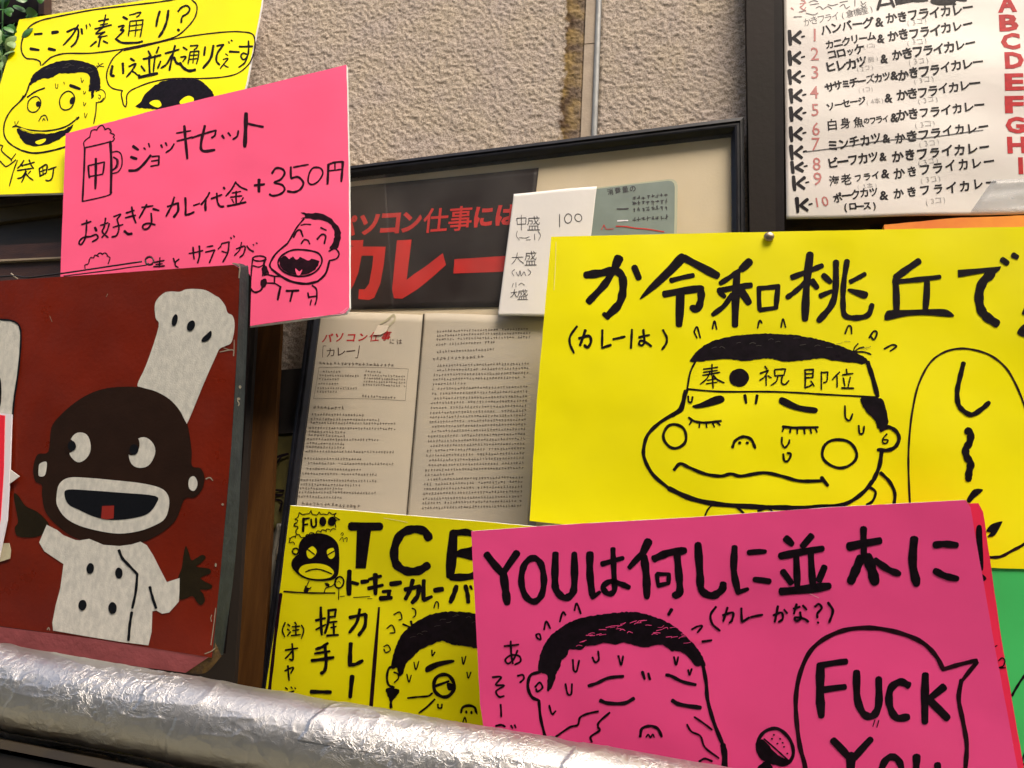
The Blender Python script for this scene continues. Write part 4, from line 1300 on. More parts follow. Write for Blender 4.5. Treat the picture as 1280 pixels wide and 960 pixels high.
ink(Y3, .0004, 'face_drawing', M['ink'], y3, [
    (680, 280, 4, "j 730,680 780,622 860,580 950,560 1080,548 1180,550 1300,562 1420,590 1530,628 1590,660 1618,682 1600,700 1550,695 1500,690 1440,682 1380,672 1300,682 1200,688 1120,672 1000,684 900,674 800,686 742,690;"
                  "s10 762,680 732,740 715,830;s14 715,830 700,890 690,930 640,962;s9 715,825 880,838 1120,838 1290,845 1400,852 1662,866;"
                  "s9 750,540 765,515 782,570;s10 752,543 765,570;s9 842,525 852,485 864,527;s9 1068,520 1078,482 1090,497;s9 1185,517 1195,475 1208,517;"
                  "s9 1505,550 1520,512 1535,515 1538,550;s10 1625,570 1648,537 1665,545 1650,578 1632,560;s9 1700,625 1740,605 1762,612 1730,636;s7 1545,650 1552,620 1570,598;s7 1550,640 1575,622 1600,615;s8 1560,640 1600,640 1635,652;r10 1580,675 18,14"),
    (960, 280, 4, "s24 497,690 522,765 548,862"),
    (780, 470, 3.5556, "s16 272,66 262,112 240,155 160,207 107,260 88,320 92,370 130,440 200,500;s22 200,500 300,545 420,570 600,582 750,586;s18 750,586 880,580 980,570 1060,520 1110,460;s19 1110,460 1135,400 1145,335;"
                       "r13 226,268 52,52;r13 957,345 76,64;f 305,132 340,120 400,92 435,88 446,112 400,130 340,143 312,142;f 695,95 720,100 780,130 855,142 852,165 800,160 740,145 690,120;"
                       "s11 288,185 310,200 350,207 390,205 432,200;p8 302,198 290,217;p8 337,208 334,230;p8 365,210 368,229;p8 393,208 402,227;p8 413,205 428,219;s12 705,225 760,230 862,228;p9 712,222 704,247;p9 740,232 738,252;p9 770,232 770,257;p9 800,232 803,257;p9 826,230 833,255;p9 848,228 858,250;"
                       "s13 482,317 495,287 530,270 565,282 583,320;e 514,297 7,7;e 548,297 7,7;p13 537,85 543,120;p13 592,85 586,123;"
                       "s9 285,90 288,115 300,115 305,92;s9 982,133 984,185 1003,197 1016,168;s9 1043,220 1047,255 1062,253 1067,223;s9 702,272 702,300 714,318 730,303 736,283;s10 708,347 712,375 728,378 742,348 725,342;"
                       "s15 222,418 250,390 290,407 360,435 430,445 475,435 520,445 620,430 700,445 780,466 880,466;p18 878,452 905,486;"
                       "j 1055,95 1140,100 1160,130 1173,180 1170,222 1132,237 1110,190 1070,150;s17 1140,242 1175,227 1210,247 1222,280 1205,315 1170,330 1128,328;s7 1168,258 1150,280 1152,298 1167,298 1172,285 1155,283;"
                       "s15 1140,430 1180,470 1203,520 1200,570;s12 1085,490 1117,515 1105,555 1078,572;s8 388,576 372,595 360,620;p12 500,580 532,610;s9 595,600 640,590 665,608")])
ink(Y3, .0004, 'speech_bubble', M['ink_brown'], y3, [
    (1080, 420, 6.4, "s17 375,1500 358,1150 355,960 365,780 387,600 432,400 510,240 600,152 720,106 850,106 1000,150 1120,240 1200,360 1280,550 1330,750"),
    (1160, 520, 4.8, "s18 330,842 380,848 440,842 500,810 576,768 640,700 700,600")])
pin = thing('push_pin', 'small round steel pin head at the top edge of the big yellow sign', 'pin', Y3.P(961, 297))
import bmesh
bm = bmesh.new()
bmesh.ops.create_uvsphere(bm, u_segments=20, v_segments=12, radius=.0068)
me_ = bpy.data.meshes.new('pin_head'); bm.to_mesh(me_); bm.free()
for p_ in me_.polygons: p_.use_smooth = True
me_.materials.append(M['steel'])
ph_ = bpy.data.objects.new('pin_head', me_); COL.objects.link(ph_); ph_.parent = pin
ph_.scale = (1, 1, .55); ph_.rotation_euler = Y3.n.to_track_quat('Z', 'Y').to_euler(); ph_.location = Y3.n * .003
tube('pin_shaft', [Y3.P(961, 297) + Y3.n * .002, Y3.P(961, 297) - Y3.n * .010], .0011, M['steel'], pin, 8)

# ---- green sign behind, lower right
G1 = Pl(.088, lean=4, pivot=(1260, 820))
g1 = board('green_sign', 'bright green card sign showing below the big yellow sign at the right', [(1140, 690), (1400, 700), (1400, 1100), (1140, 1100)], G1, M['green_card'], core='green_card')
ink(G1, .0004, 'drawn_line', M['ink'], g1, [(1200, 680, 3.43, "s11 222,650 245,610 280,560 330,520;s8 262,950 275,900 300,860;p10 255,960 290,930")])

# ---- red sheet right behind the pink interview sign
R1 = Pl(.125, lean=9, pivot=(1000, 860))
r1 = board('red_sign', 'hot red card sign peeking out right behind the deep pink sign, with an exclamation mark', [(1120, 634), (1223, 629), (1229, 640), (1252, 800), (1280, 960), (1300, 1080), (1120, 1080)], R1, M['red_card'], core='red_card')
ink(R1, .0004, 'lettering', M['ink'], r1, [(1160, 520, 4.8, "f 292,662 320,662 326,750 332,910 315,918 300,840 288,730;f 318,950 335,955 350,975 335,990 320,985"),
                                            (1200, 680, 3.43, "s6 165,500 180,488 192,500 185,522 165,530;p6 165,530 195,530;p5 150,440 158,435")])

# ---- deep pink sign, bottom right
P2 = Pl(.140, lean=9, pivot=(900, 860))
p2 = board('interview_sign', 'deep pink card sign with YOU heading, sleepy sweating face and rude speech bubble', [(589, 664), (700, 656), (860, 647), (1040, 634), (1207, 625), (1213, 634), (1242, 800), (1272, 960), (1292, 1080), (630, 1080), (600, 880), (594, 760)], P2, M['hotpink'])
ink(P2, .0004, 'lettering', M['ink'], p2, [
    (590, 630, 4, "p38 72,250 150,345;p36 225,245 160,340;s40 155,330 167,420 177,498;c32 305,270 262,305 247,385 267,458 310,488 348,455 360,380 345,300;s36 418,245 415,370 422,430 460,468 498,452 512,400 512,248;"
                  "s36 590,245 590,350 602,455;p22 600,468 640,440;p26 650,300 755,270;s28 705,222 710,350 712,432 680,448 655,415 690,387 740,398 788,418;"
                  "p42 882,188 852,250;p30 850,250 785,320;s38 860,262 872,360 875,465;s38 908,275 980,245 1068,232;s36 1025,250 1037,380 1037,448 1010,455;p22 925,352 930,402;p22 925,350 985,350;p22 985,350 983,395;p22 930,408 985,396;"
                  "s38 1130,202 1140,350 1148,430 1200,458 1248,430 1257,395"),
    (880, 640, 3, "s26 115,130 112,220 127,298;p18 125,302 165,288;p20 168,152 230,148;p24 190,253 245,260;"
                  "p26 305,97 330,120;p28 405,87 368,130;p27 287,165 445,137;p25 345,150 350,280;p26 400,145 408,270;p26 295,222 328,268;p28 452,205 430,258;p32 287,298 470,277;"
                  "p26 598,62 600,170;p32 542,130 662,107;s34 590,170 570,215 550,260;s38 612,165 630,220 642,268;s26 640,180 690,215 732,232;"
                  "s32 788,98 782,190 797,270;s26 862,124 900,120 948,124;s26 865,220 905,240 950,250;p26 1080,300 1080,300;"
                  "s9 45,355 25,385 32,420 60,445;s9 70,387 108,377 105,405 95,415;p9 88,358 72,410;p9 140,360 142,412;p9 142,412 170,395;p9 175,394 220,385;s9 260,387 290,377 295,400 280,412;p9 277,353 265,412;p8 300,365 312,380;p9 335,362 360,355;p9 347,345 337,382;p8 370,350 385,366;s9 360,375 362,400 345,408 342,395 375,400 392,412;s9 415,355 430,345 441,360 425,380 425,397;p9 426,413 429,416;s10 465,340 483,370 470,412;p4 640,780 633,803;p4 655,780 648,807"),
    (600, 740, 3.5556, "p9 108,240 172,233;s9 137,218 140,280 147,318;s9 167,260 150,298 125,318 113,300 140,280 175,285 180,308 155,322;s9 168,372 190,368 195,385 178,402;s9 55,378 95,378 70,412 108,415 72,440 85,465 107,462;p9 92,500 95,552;s10 70,595 95,590 112,598;p8 138,592 146,606;p8 154,590 160,604")])
ink(P2, .0004, 'speech_bubble', M['ink_brown'], p2, [
    (880, 640, 3, "s17 392,1100 380,960 360,880 347,780 345,690 362,600 400,520 460,470 540,440 640,435 740,455 820,490 870,540 898,592;p16 895,590 1022,556;p16 1025,562 968,632;s17 965,630 955,700 970,780 985,870 980,960 970,1100")])
ink(P2, .0004, 'bubble_lettering', M['ink'], p2, [
    (880, 640, 3, "s32 437,570 435,680 440,765;p24 437,575 535,560;p26 437,668 530,655;s28 572,597 575,700 600,758 635,762 655,720 655,625;s28 768,650 735,637 700,662 695,720 720,770 768,768;p29 830,607 828,788;p28 900,655 842,702;p32 845,705 912,772;"
                  "p28 483,855 545,922;p28 625,852 562,922;s34 552,910 550,960 552,1060;c26 700,918 672,945 660,1010 685,1060 725,1040 740,970 728,930;s28 797,915 798,1000 830,1060;s24 875,945 880,1000 875,1060")])
ink(P2, .0004, 'microphone_drawing', M['ink'], p2, [
    (880, 640, 3, "c13 200,870 225,825 275,812 320,850 335,905 310,945 265,940 215,915;j 200,862 225,855 270,905 322,935 290,952 225,935 198,900;s50 240,950 215,985 180,1050;p6 225,850 320,935;e 262,835 4,3;e 285,850 4,3;e 300,880 4,3;e 275,868 4,3;e 255,850 4,3;e 312,905 4,3;e 295,865 4,3")])
ink(P2, .0004, 'face_drawing', M['ink'], p2, [
    (600, 740, 3.5556, "j 260,350 268,280 300,210 370,150 450,115 560,97 680,88 780,112 860,150 930,210 980,270 1002,325 985,328 955,325 920,282 880,262 850,262 820,238 780,235 740,245 700,240 640,225 600,235 560,225 510,238 470,240 450,258 400,255 385,285 365,302 355,335 340,360 330,400 312,435 298,435 298,370;"
                       "s17 990,320 1005,400 1012,480 1040,580 1080,680;s26 1080,680 1088,730 1085,800;s14 268,355 225,370 213,420 230,465 262,482;s9 245,422 265,402 278,425 255,442 250,430;s13 262,482 270,560 287,632 300,700;"
                       "s15 482,417 520,405 570,382 638,374;s15 828,368 852,374 900,398 960,412;s17 535,482 570,494 640,494 685,472;s19 855,482 890,500 982,514;p13 722,355 732,387;p12 748,360 756,389;s13 712,642 720,607 755,595 790,607 808,642;s7 738,645 748,632 757,647 767,632 775,645;"
                       "s9 413,300 417,347 430,350 441,303;s9 500,290 512,312 528,300 525,263;s9 615,283 628,324 636,285;s9 862,288 872,324 881,288;s9 925,345 932,368 941,340;s9 380,408 390,452 406,452 409,408;s9 308,503 320,542 337,528;"
                       "s9 420,82 430,50 449,97;s9 355,132 368,90 381,102;s9 285,167 295,130 313,162;c8 250,190 265,187 270,210 256,205;p17 852,77 838,100;s9 942,165 968,152 988,152 966,180;p11 988,220 1030,214;"
                       "s10 338,642 400,600 435,590 445,557 480,540 527,530;s10 577,535 530,577 525,600 532,615 493,642 498,667;s9 920,588 940,620 980,640 1000,690 1062,738;s9 953,555 990,580 1032,612;s10 975,752 1000,740 1032,752")])
# folds and dents drawn as paler strokes on the cards
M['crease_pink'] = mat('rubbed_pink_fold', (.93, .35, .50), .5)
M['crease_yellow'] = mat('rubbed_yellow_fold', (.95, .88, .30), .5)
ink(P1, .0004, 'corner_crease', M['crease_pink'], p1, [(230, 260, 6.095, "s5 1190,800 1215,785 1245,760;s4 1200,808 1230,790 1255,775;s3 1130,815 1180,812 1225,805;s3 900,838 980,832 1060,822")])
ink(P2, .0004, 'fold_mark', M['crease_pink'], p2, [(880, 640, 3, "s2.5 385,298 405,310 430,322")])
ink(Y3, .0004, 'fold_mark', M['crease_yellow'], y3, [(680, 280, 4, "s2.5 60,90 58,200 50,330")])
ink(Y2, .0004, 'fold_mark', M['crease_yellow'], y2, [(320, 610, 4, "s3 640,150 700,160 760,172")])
# streaks left between the scribbled hair strokes
M['dry_ink'] = mat('dry_marker_ink', (.045, .036, .030), .6)
for pl_, m_, par_, area, r_ in ((Y3, 'dry_ink', y3, [(890 + i * 14, 437 - 10 * math.sin(i / 14 * 3.14)) for i in range(15)], 6), (Y2, 'dry_ink', y2, [(515 + i * 8, 800 - 26 * math.sin(i / 10 * 2.0)) for i in range(11)], 6), (Y1, 'dry_ink', y1, [(60 + i * 7, 88 - 6 * math.sin(i / 8 * 3.14)) for i in range(9)], 3)):
    kk = Ink(pl_, .0007)
    for x_, y_ in area:
        xx, yy_ = x_ + random.uniform(-5, 5), y_ + random.uniform(-r_, r_)
        kk.ribbon(catmull([(xx, yy_), (xx + random.uniform(2, 4), yy_ - random.uniform(0, 2)), (xx + random.uniform(5, 8), yy_ - random.uniform(-1, 2))]), random.uniform(.35, .7))
    kk.build('hair_streak', M[m_], par_)
# gaps left between the scribbled hair strokes
for pl_, m_, par_, nm_, area in ((P2, 'hotpink', p2, 'hair_gap', [(720 + i * 8.5, 784 + (abs(i - 9) ** 1.6) * .55) for i in range(19)]), (Y3, 'ink', y3, 'hair_streak', [])):
    if not area:
        continue
    kk = Ink(pl_, .0007)
    for x_, y_ in area:
        for _ in range(2):
            xx, yy_ = x_ + random.uniform(-5, 5), y_ + random.uniform(-7, 8)
            kk.ribbon(catmull([(xx, yy_), (xx + random.uniform(2, 5), yy_ - random.uniform(0, 2)), (xx + random.uniform(6, 9), yy_ - random.uniform(-1, 3))]), random.uniform(.5, .9))
    kk.build(nm_, M[m_], par_)


# ================================================================== left side: post, cabinet, plant
post = thing('wooden_post', 'dark brown varnished wooden post between the chef board and the picture frame', 'post', Pl(.06).P(320, 900))
PO = Pl(.031)
slab('post_shaft', [(316, 380), (352, 380), (322, 980), (270, 980), (297, 600)], PO, 0, .010, M['wood'], post, .25)
slab('post_edge', [(306, 380), (316, 380), (270, 980), (262, 980)], PO, -.002, .008, M['woodblack'], post, 0)
PB = Pl(.02)
db = thing('dark_box', 'dark metal box on the wall between the wooden post and the picture frame', 'box', PB.P(352, 540))
slab('box_front', [(335, 463), (381, 459), (371, 540), (330, 543)], PB, -.003, .015, M['darkbox'], db, .2)
fl = thing('faded_flyer', 'faded olive yellow flyer in the gap below the dark metal box', 'flyer', PB.P(345, 640))
sheet('flyer_sheet', [(328, 543), (370, 538), (354, 660), (312, 664)], PB, -.006, M['flyer'], fl, 10, 14, .003, 4)
ink(PB, -.0022, 'flyer_print', M['ink'], fl, [(270, 380, 3.692, "s12 240,750 270,710 330,690;s10 250,770 300,700;p10 250,855 310,860;p10 235,880 305,880;s9 270,900 300,910 290,950")])
bg = thing('plastic_bag', 'crumpled cloudy plastic bag stuffed in the gap beside the yellow curry bar sign', 'bag', PB.P(330, 880))
sheet('bag_film', [(325, 655), (356, 655), (316, 980), (290, 980)], Pl(.012), .0, M['bag'], bg, 24, 60, .008, 9)
slab('white_tag', [(325, 694), (330, 706), (331, 716), (325, 718), (323, 706)], Pl(.0305), 0, .001, M['leafletwhite'], bg, .3)

CB = Pl(.050)
cab = thing('wooden_cabinet', 'dark brown moulded wooden cabinet under the tilted yellow sign at the left', 'cabinet', CB.P(40, 420))
slab('top_rail', [(-140, 252), (90, 222), (90, 238), (-140, 272)], CB, .022, .05, M['woodblack'], cab, 0)
slab('moulding', [(-140, 272), (90, 242), (90, 250), (-140, 280)], CB, .012, .04, M['wood2'], cab, 0)
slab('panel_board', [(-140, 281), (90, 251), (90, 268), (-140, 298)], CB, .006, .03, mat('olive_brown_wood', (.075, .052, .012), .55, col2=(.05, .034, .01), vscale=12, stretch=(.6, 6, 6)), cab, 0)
slab('panel_board', [(-140, 299), (90, 269), (90, 305), (-140, 320)], CB, -.002, .03, M['woodblack'] if False else mat('dark_panel_wood', (.030, .019, .009), .5, col2=(.02, .013, .007), vscale=12, stretch=(.6, 6, 6)), cab, 0)  # recessed panel in a darker brown than the board above
slab('lower_rail', [(-140, 316), (90, 305), (90, 324), (-140, 334)], CB, .008, .03, M['woodred'], cab, 0)
slab('edge_strip', [(-140, 334), (90, 324), (90, 326), (-140, 337)], CB, .011, .012, mat('worn_brass_strip', (.28, .22, .15), .4), cab, 0)
slab('lower_rail', [(-140, 338), (90, 327), (90, 400), (-140, 400)], CB, .004, .03, M['woodred'], cab, 0)
slab('back_panel', [(-140, 400), (316, 392), (280, 990), (-140, 990)], CB, -.01, .02, mat('dark_lower_panel', (.02, .014, .01), .6), cab, 0)

# dark window board behind the plant and the plant itself
BP = Pl(.03)
dk = thing('dark_window_board', 'near black board behind the green leaves in the top left corner', 'board', BP.P(20, 120))
slab('board_panel', [(-160, -120), (54, -120), (54, 22), (-160, 60)], BP, 0, .02, M['woodblack'], dk, 0)
slab('board_trim', [(50, -120), (57, -120), (57, 19), (50, 20)], BP, .004, .02, M['woodred'], dk, 0)
slab('board_panel', [(-160, 61), (40, 30), (-10, 260), (-160, 260)], BP, 0, .02, M['darkbox'], dk, 0)
LP = Pl(.06)
lp = thing('leafy_plant', 'bunch of glossy green leaves behind the upper left corner of the tilted yellow sign', 'plant', LP.P(10, 120))
rl_ = random.Random(11)


def leaf(cx, cy, L, w, ang, m, d, tilt):
    V = []
    n = 7
    base = LP.P(cx, cy) + LP.n * d
    ex = (U * math.cos(ang) + Z * math.sin(ang))
    ey = (-U * math.sin(ang) + Z * math.cos(ang))
    ey = (ey * math.cos(tilt) + N0 * math.sin(tilt))
    for i in range(n):
        t = i / (n - 1)
        ww = w * math.sin(math.pi * min(.98, t * .92 + .04)) ** .8
        c = base + ex * L * (t - .2) + N0 * (math.sin(t * 2.6) * L * .18)
        V += [c + ey * ww - N0 * ww * .25, c + N0 * ww * .05, c - ey * ww - N0 * ww * .25]
    F = []
    for i in range(n - 1):
        for k in (0, 1):
            a = i * 3 + k
            F.append((a, a + 1, a + 4, a + 3))
    mesh('leaf', V, F, m, lp, smooth=True)


for i in range(120):
    y_ = rl_.uniform(-25, 125)
    x_ = rl_.uniform(-40, max(3, 44 - y_ * .36))
    pale = 48 < y_ < 88 and rl_.random() < .6
    leaf(x_, y_, rl_.uniform(.020, .036), rl_.uniform(.006, .011), rl_.uniform(0, 6.3), M['leafpale'] if pale else M['leaf'], rl_.uniform(-.02, .004), rl_.uniform(-.9, .9))
for i in range(3):
    x_ = -34 + i * 14
    tube('stem', [LP.P(x_, 180) + LP.n * -.01, LP.P(x_ + 4, 90) + LP.n * -.008, LP.P(x_ + rl_.uniform(-8, 8), -30) + LP.n * -.012], .0014, M['leaf'], lp, 6)

# ------------------------------------------------------------------ chef board
CH = Pl(.215, lean=7, pivot=(150, 700))
cb = thing('chef_signboard', 'thick red painted board with a smiling dark chef in a white hat and coat', 'sign', CH.P(130, 830))
front = [(-150, 372), (0, 351), (120, 343), (240, 334.5), (292, 331), (297, 334), (299.5, 342), (297, 420), (289, 560), (277, 700), (265, 822), (120, 799), (-150, 762)]
TK = .030
A = [CH.P(x, y) for x, y in front]
B = [a - CH.n * TK for a in A]
n_ = len(A)
f_ = tess(front)
mesh('board_face', A, [tuple(t) for t in f_], M['boardred'], cb)
fix_normals(cb.children[0])
bk = mesh('board_back', [b - CH.n * 0 for b in B], [tuple(t) for t in f_], M['woodblack'], cb)


def side(name, idx, m, proud=0.0):
    V, F = [], []
    for k, i in enumerate(idx):
        V += [A[i], A[i] - CH.n * TK]
    for k in range(len(idx) - 1):
        F.append((2 * k, 2 * k + 1, 2 * k + 3, 2 * k + 2))
    o = mesh(name, V, F, m, cb)
    return o


side('top_edge', [0, 1, 2, 3, 4], M['boardside'])
# right edge: painted slate grey, seen obliquely; its far corner line is given by the photograph
edge_front = [(292, 331), (297, 334), (299.5, 342), (297, 420), (289, 560), (277, 700), (265, 822)]
edge_back = [(299, 329), (307, 332), (311, 341), (309, 420), (303, 560), (294, 700), (279, 818)]


def strip(name, fr_, bk_, m, dz):
    V, F = [], []
    BKP = Pl(.215, lean=7, pivot=(150, 700)); BKP.o = CH.o - CH.n * dz
    K = 4
    fa, ba = catmull(fr_, False, 4), catmull(bk_, False, 4)
    for (a, b) in zip(fa, ba):
        p, q = CH.P(*a), BKP.P(*b)
        for k in range(K + 1):
            t = k / K
            V.append(p.lerp(q, t))
    for i in range(len(fa) - 1):
        for k in range(K):
            a = i * (K + 1) + k
            F.append((a, a + 1, a + K + 2, a + K + 1))
    o = mesh(name, V, F, m, cb, smooth=True)
    return o


strip('right_edge', edge_front, edge_back, M['boardside'], TK)
strip('bottom_edge', [(-150, 762), (0, 783.5), (120, 799), (265, 818.5)], [(-150, 783), (0, 808), (120, 826), (232, 841)], M['boardpink'], .005)
strip('scuffed_corner', [(265, 818.5), (267.5, 812), (269, 803)], [(232, 841), (257, 841), (277, 820)], M['ochre'], .006)
ink(CH, .0005, 'edge_wear', M['chip'], cb, [
    (0, 320, 4, "s7 1165,38 1190,42 1200,60 1196,110;s5 1100,480 1165,470 1168,500;s4 1120,460 1150,470;p4 1172,420 1170,500"),
    (0, 520, 4, "s6 1030,315 1050,308 1065,322;e 1080,745 5,9"),
    (0, 700, 3.2, "s3 848,220 844,232 847,246;s4 820,375 845,365 862,352;s4 190,278 196,270 200,280"),
    (270, 380, 3.692, "e 112,383 6,8;e 105,438 8,6;s5 100,445 108,460 104,470;e 32,925 6,5"),
    (0, 320, 4, "p2 660,745 700,768;p2 540,190 532,205;p2 250,300 262,330"),
    (200, 330, 1, "s1.1 64,476 67,455 70,430"),
])
kk = Ink(CH, .0006)
kk.poly(catmull([(x / 4, 520 + y / 4) for x, y in [(680, -145), (780, -125), (850, -90), (900, -40), (935, 30), (950, 100), (960, 180), (962, 250), (1005, 262), (1025, 310), (1010, 370), (972, 408), (925, 415), (880, 520), (800, 590), (700, 635), (600, 648), (500, 640), (380, 610), (290, 550), (230, 480), (212, 400), (210, 345), (178, 325), (168, 260), (190, 192), (243, 178), (258, 60), (300, 0), (380, -70), (470, -120), (560, -142)]], True, 4))
kk.build('painted_head', M['paintbrown'], cb)
kk = Ink(CH, .0006)
kk.poly(catmull([(x / 4, 520 + y / 4) for x, y in [(70, 390), (95, 400), (130, 450), (190, 480), (240, 530), (245, 562), (205, 597), (150, 607), (90, 600), (75, 560), (92, 530), (82, 470)]], True, 4))
kk.poly(catmull([(x / 4, 520 + y / 4) for x, y in [(930, 650), (945, 680), (958, 720), (980, 712), (1012, 694), (1030, 708), (1005, 735), (982, 752), (1015, 758), (1050, 765), (1055, 785), (1020, 800), (1005, 812), (1030, 830), (1060, 845), (1058, 862), (1030, 868), (1002, 868), (1018, 890), (1026, 925), (1005, 945), (985, 928), (965, 900), (930, 912), (898, 912), (890, 820), (910, 760), (918, 700)]], True, 4))
kk.build('painted_hand', M['painthand'], cb)
kk = Ink(CH, .0008)
kk.poly([(59, 656), (72, 662.5), (80, 669), (95, 675), (100, 675.5), (112, 673.5), (130, 681), (150, 682.5), (165, 680.5), (176, 677), (184, 681.5), (192, 694), (201, 712), (209, 727.5), (225, 722.5), (224.8, 738), (224, 752), (212, 765.5), (203, 767), (196, 763), (191, 764), (190, 790), (186, 806.5), (150, 802), (110, 795.5), (67, 788), (66, 778), (70, 757), (76, 735), (80, 705), (56, 689), (49.5, 678)])
kk.build('painted_coat', M['paintwhite'], cb)
kk = Ink(CH, .0008)
kk.draw(0, 320, 4, "f 690,640 735,540 795,355 780,310 778,235 820,187 860,178 900,180 930,168 975,165 1030,172 1080,200 1100,212 1128,250 1140,285 1165,300 1175,350 1160,430 1130,450 1100,465 1082,500 1020,640 945,822 930,828 900,772 850,717 780,677 710,657")
kk.build('painted_hat', M['paintwhite'], cb)
ink(CH, .0011, 'painted_mouth', M['paintwhite'], cb, [(0, 520, 4, "f 286,400 300,340 350,308 450,310 560,320 700,335 800,358 842,395 848,450 828,512 780,545 700,575 600,588 500,575 400,548 330,508 290,450")])
ink(CH, .0011, 'painted_eye', M['paintwhite'], cb, [(0, 520, 4, "e 402,156 54,76 10")])
ink(CH, .0011, 'painted_eye', M['paintwhite'], cb, [(0, 520, 4, "e 712,184 66,77 8")])
ink(CH, .0011, 'painted_ear', M['paintwhite'], cb, [(0, 520, 4, "f 203,238 235,229 236,262 226,298 198,300 196,265")])
ink(CH, .0011, 'painted_ear', M['paintwhite'], cb, [(0, 520, 4, "e 967,338 22,38")])
ink(CH, .0014, 'painted_pupil', M['paintbrown'], cb, [(0, 520, 4, "e 350,150 24,34;e 668,150 32,48 20")])
ink(CH, .0017, 'painted_pupil', M['paintblack'], cb, [(0, 520, 4, "e 364,150 20,26;e 674,168 22,27 10")])
ink(CH, .0014, 'painted_open_mouth', M['paintblack'], cb, [(0, 520, 4, "f 326,390 345,368 450,372 600,383 780,400 783,440 740,490 660,512 560,520 480,505 400,470 345,440")])
ink(CH, .0017, 'painted_tongue', mat('painted_red_tongue', (.28, .016, .008), .45), cb, [(0, 520, 4, "F 515,450 575,448 573,512 540,518 510,512")])
ink(CH, .0014, 'painted_line', M['paintblack'], cb, [
    (0, 520, 4, "s14 598,670 615,710 640,738 690,790;s13 690,790 682,880 665,960;s12 752,855 765,900 785,960"),
    (0, 700, 3.2, "s11 530,208 522,260 517,320;s9 604,108 612,150 626,192")])
ink(CH, .0014, 'painted_button', M['paintblack'], cb, [(0, 520, 4, "e 455,762 19,27 12;e 598,785 19,27 -5"), (0, 700, 3.2, "e 333,180 16,22 10;e 453,192 17,24 -5")])
ink(CH, .0014, 'painted_hat_fold', M['paintblack'], cb, [(0, 320, 4, "e 877,322 14,30 12;e 958,350 19,28 20;f 1058,375 1060,400 1040,425 1012,430 1015,412 1038,390")])
ink(CH, .0008, 'painted_second_hat', M['paintwhite'], cb, [(0, 320, 4, "f -200,330 0,322 60,328 93,350 103,400 97,520 85,620 70,700 62,810 0,850 -200,850")])
ink(CH, .0012, 'painted_outline', M['paintblack'], cb, [(0, 320, 4, "s9 0,318 60,324 97,347 108,400 101,520 89,620 74,720 66,810;e 2,680 9,72")])
# leaflet clipped at the left edge of the board
LF = Pl(.232, lean=7, pivot=(5, 600))
lf = thing('red_leaflet', 'glossy red leaflet with white border and pointer at the left edge of the chef board', 'leaflet', LF.P(0, 690))
slab('leaflet_border', [(-90, 505), (14.5, 518), (12, 590), (8.5, 650), (-2, 700), (-90, 700)], LF, 0, .002, M['leafletwhite'], lf, .1)
slab('leaflet_face', [(-90, 507), (6.5, 519.5), (5, 590), (1, 650), (-8, 690), (-90, 690)], LF, .0006, .0005, M['leafletred'], lf, 0)
slab('leaflet_pointer', [(8.5, 584), (24, 595.5), (7, 608)], LF, -.0005, .001, M['paper'], lf, .1)
tp = thing('tape_piece', 'small yellowed piece of tape on the red board below the leaflet', 'tape', CH.P(5, 702))
slab('tape_strip', [(-40, 678), (13, 679), (15, 688), (14, 698), (2, 702), (-40, 702)], CH, .002, .0006, M['tape'], tp, .3)

# thin wire lying along the top of the chef board
WP = Pl(.175)
wr = thing('bent_wire', 'thin twisted black wire with a looped end along the top of the chef board', 'wire', WP.P(100, 342))
tube('wire_strand', [WP.P(x, y) for x, y in catmull([(-60, 352), (0, 346), (20, 345), (34, 347), (60, 344), (90, 340), (130, 334), (177, 327)], False, 5)], .0013, M['wire'], wr)
tube('wire_strand', [WP.P(x, y) for x, y in catmull([(80, 345), (137, 338), (160, 334.5), (182, 331.5), (186, 329)], False, 5)], .0010, M['wire'], wr)
tube('wire_loop', [WP.P(187 + 5 * math.cos(a), 326.5 + 5 * math.sin(a)) for a in np.linspace(0, 6.28, 18)], .0012, M['wire'], wr)
tube('wire_tie', [WP.P(14, 342), WP.P(22, 349)], .0012, M['chip'], wr)

# ================================================================== foil wrapped pipe
pipe = None


def depth_pt(px, py, dep):
    r = ray(px, py)
    return CAM + r * dep


a0 = depth_pt(0, 857, .905)
b0 = depth_pt(600, 966, .80)
ax = (b0 - a0).normalized()
RAD = .0445
pa, pb = a0 - ax * .8, b0 + ax * 1.1
length = (pb - pa).length
pipe = thing('foil_wrapped_pipe', 'thick pipe wrapped in crinkled aluminium foil running across the bottom', 'pipe', (pa + pb) / 2)
e1 = (CAM - a0); e1 = (e1 - ax * e1.dot(ax)).normalized()      # towards the street
e2 = ax.cross(e1).normalized()
if e2.z < 0: e2 = -e2
NA, NC = 1400, 230
h1 = noise2((NC, NA), 26, 41) ; h2 = noise2((NC, NA), 11, 42); h3 = noise2((NC, NA), 5, 43); h4 = noise2((NC, NA), 2.4, 44)
wz = noise2((NC, NA), 40, 45)
ridge = lambda h: 1 - np.abs(2 * h - 1)
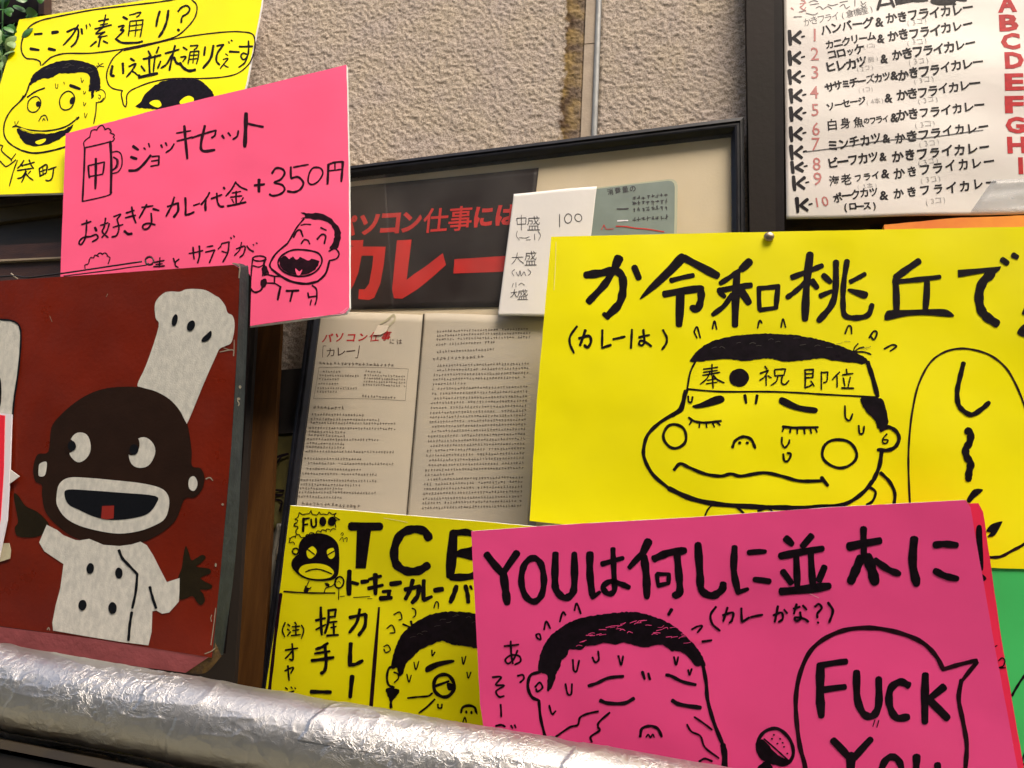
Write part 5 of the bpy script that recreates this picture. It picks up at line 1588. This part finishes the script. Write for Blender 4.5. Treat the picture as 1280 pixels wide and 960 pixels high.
# creases that run round the pipe and along it
HH = ridge(h1) ** 6 * .0008 + ridge(h2) ** 6 * .0007 * np.clip(wz * 2.6 - 1.1, 0, 1) + ridge(h3) ** 5 * .0004 * np.clip(wz * 3 - 1.6, 0, 1) + h4 * .00006 + h1 * .0009
gx = np.linspace(0, 1, NA)[None, :]; gy = np.linspace(0, 1, NC)[:, None]
rs_ = np.random.RandomState(8)
for k in range(110):
    x0, y0 = rs_.rand(), rs_.rand()
    an = rs_.uniform(-1.2, 1.2) + (1.57 if rs_.rand() < .5 else 0)
    ln = rs_.uniform(.02, .16)
    X = (gx - x0) * 7.2; Y = (gy - y0)
    u_ = X * math.cos(an) + Y * math.sin(an); v_ = -X * math.sin(an) + Y * math.cos(an)
    v_ = v_ + .02 * np.sin(u_ * 30 + k)
    HH = HH + np.exp(-np.abs(v_ / .0042) ** 1.3) * np.exp(-(u_ / ln) ** 4) * rs_.uniform(-.0010, .0015)
for fx, sh in ((.33, .035), (.415, .02), (.50, .04), (.60, .03)):      # lapped seams of the foil sheets
    pos = fx + sh * (gy - .5) + .0006 * np.sin(gy * 60)
    HH = HH + np.where(gx > pos, .0011, 0) * np.exp(-np.clip(gx - pos, 0, 1) / .02)
th = np.linspace(0, 2 * math.pi, NC)
rr = RAD + HH - .002
e1n, e2n, axn = np.array(e1), np.array(e2), np.array(ax)
P_ = np.array(pa)[None, None] + axn[None, None] * (np.linspace(0, length, NA)[None, :, None]) + \
    (np.cos(th)[:, None, None] * e1n + np.sin(th)[:, None, None] * e2n) * rr[..., None]
grid_mesh('foil_wrap', P_, M['foil'], pipe)
tube('inner_pipe', [pa + ax * (length * i / 8) for i in range(9)], RAD - .006, M['darkbox'], pipe, 24)
# torn skirt of foil hanging below the pipe
rt = random.Random(3)
V, F = [], []
NS, NT = 90, 10
for i in range(NS + 1):
    t = i / NS
    c = a0 + ax * (-.02 + t * .30)
    hang = .012 + .010 * math.sin(t * 9) + rt.uniform(-.0025, .0025)
    for j in range(NT + 1):
        s_ = j / NT
        an = math.radians(-78 - 20 * s_)
        r_ = RAD + .0012 + s_ * hang * .4 + rt.uniform(-.0008, .0008) * (s_ > .2)
        V.append(c + (e1 * math.cos(an) + e2 * math.sin(an)) * r_ + e2 * (-hang * s_ * .35) + e1 * rt.uniform(-.001, .001) * s_)
for i in range(NS):
    for j in range(NT):
        a = i * (NT + 1) + j
        F.append((a, a + 1, a + NT + 2, a + NT + 1))
mesh('torn_foil_edge', V, F, M['foil'], pipe)

SH = Pl(.20)
shf = thing('shelf_plank', 'dark wooden plank with ochre edge under the foil wrapped pipe at bottom left', 'plank', SH.P(60, 1000))
cA = a0 - e2 * (RAD + .012) - e1 * .045
f0, f1 = -.8, 1.6
Vp = []
for s_ in (f0, f1):
    c = cA + ax * s_
    for du, dv in ((.0, .006), (.075, .006), (.078, -.002), (.0, -.006)):
        Vp.append(c + e1 * du + e2 * dv)
prism('plank_top', Vp[:4], Vp[4:], mat('ochre_plank_edge', (.030, .019, .004), .6, col2=(.015, .009, .003), vscale=20), shf)
Vp = []
for s_ in (f0, f1):
    c = cA + ax * s_
    for du, dv in ((-.02, -.0065), (.072, -.0065), (.066, -.16), (-.02, -.16)):
        Vp.append(c + e1 * du + e2 * dv)
prism('plank_front', Vp[:4], Vp[4:], mat('near_black_plank', (.010, .007, .005), .6, var=.3, vscale=15), shf)

# ------------------------------------------------------------------ tidy
bpy.data.objects.remove(_fo)
for o in list(bpy.data.objects):
    if '_wloc' in o:
        del o['_wloc']
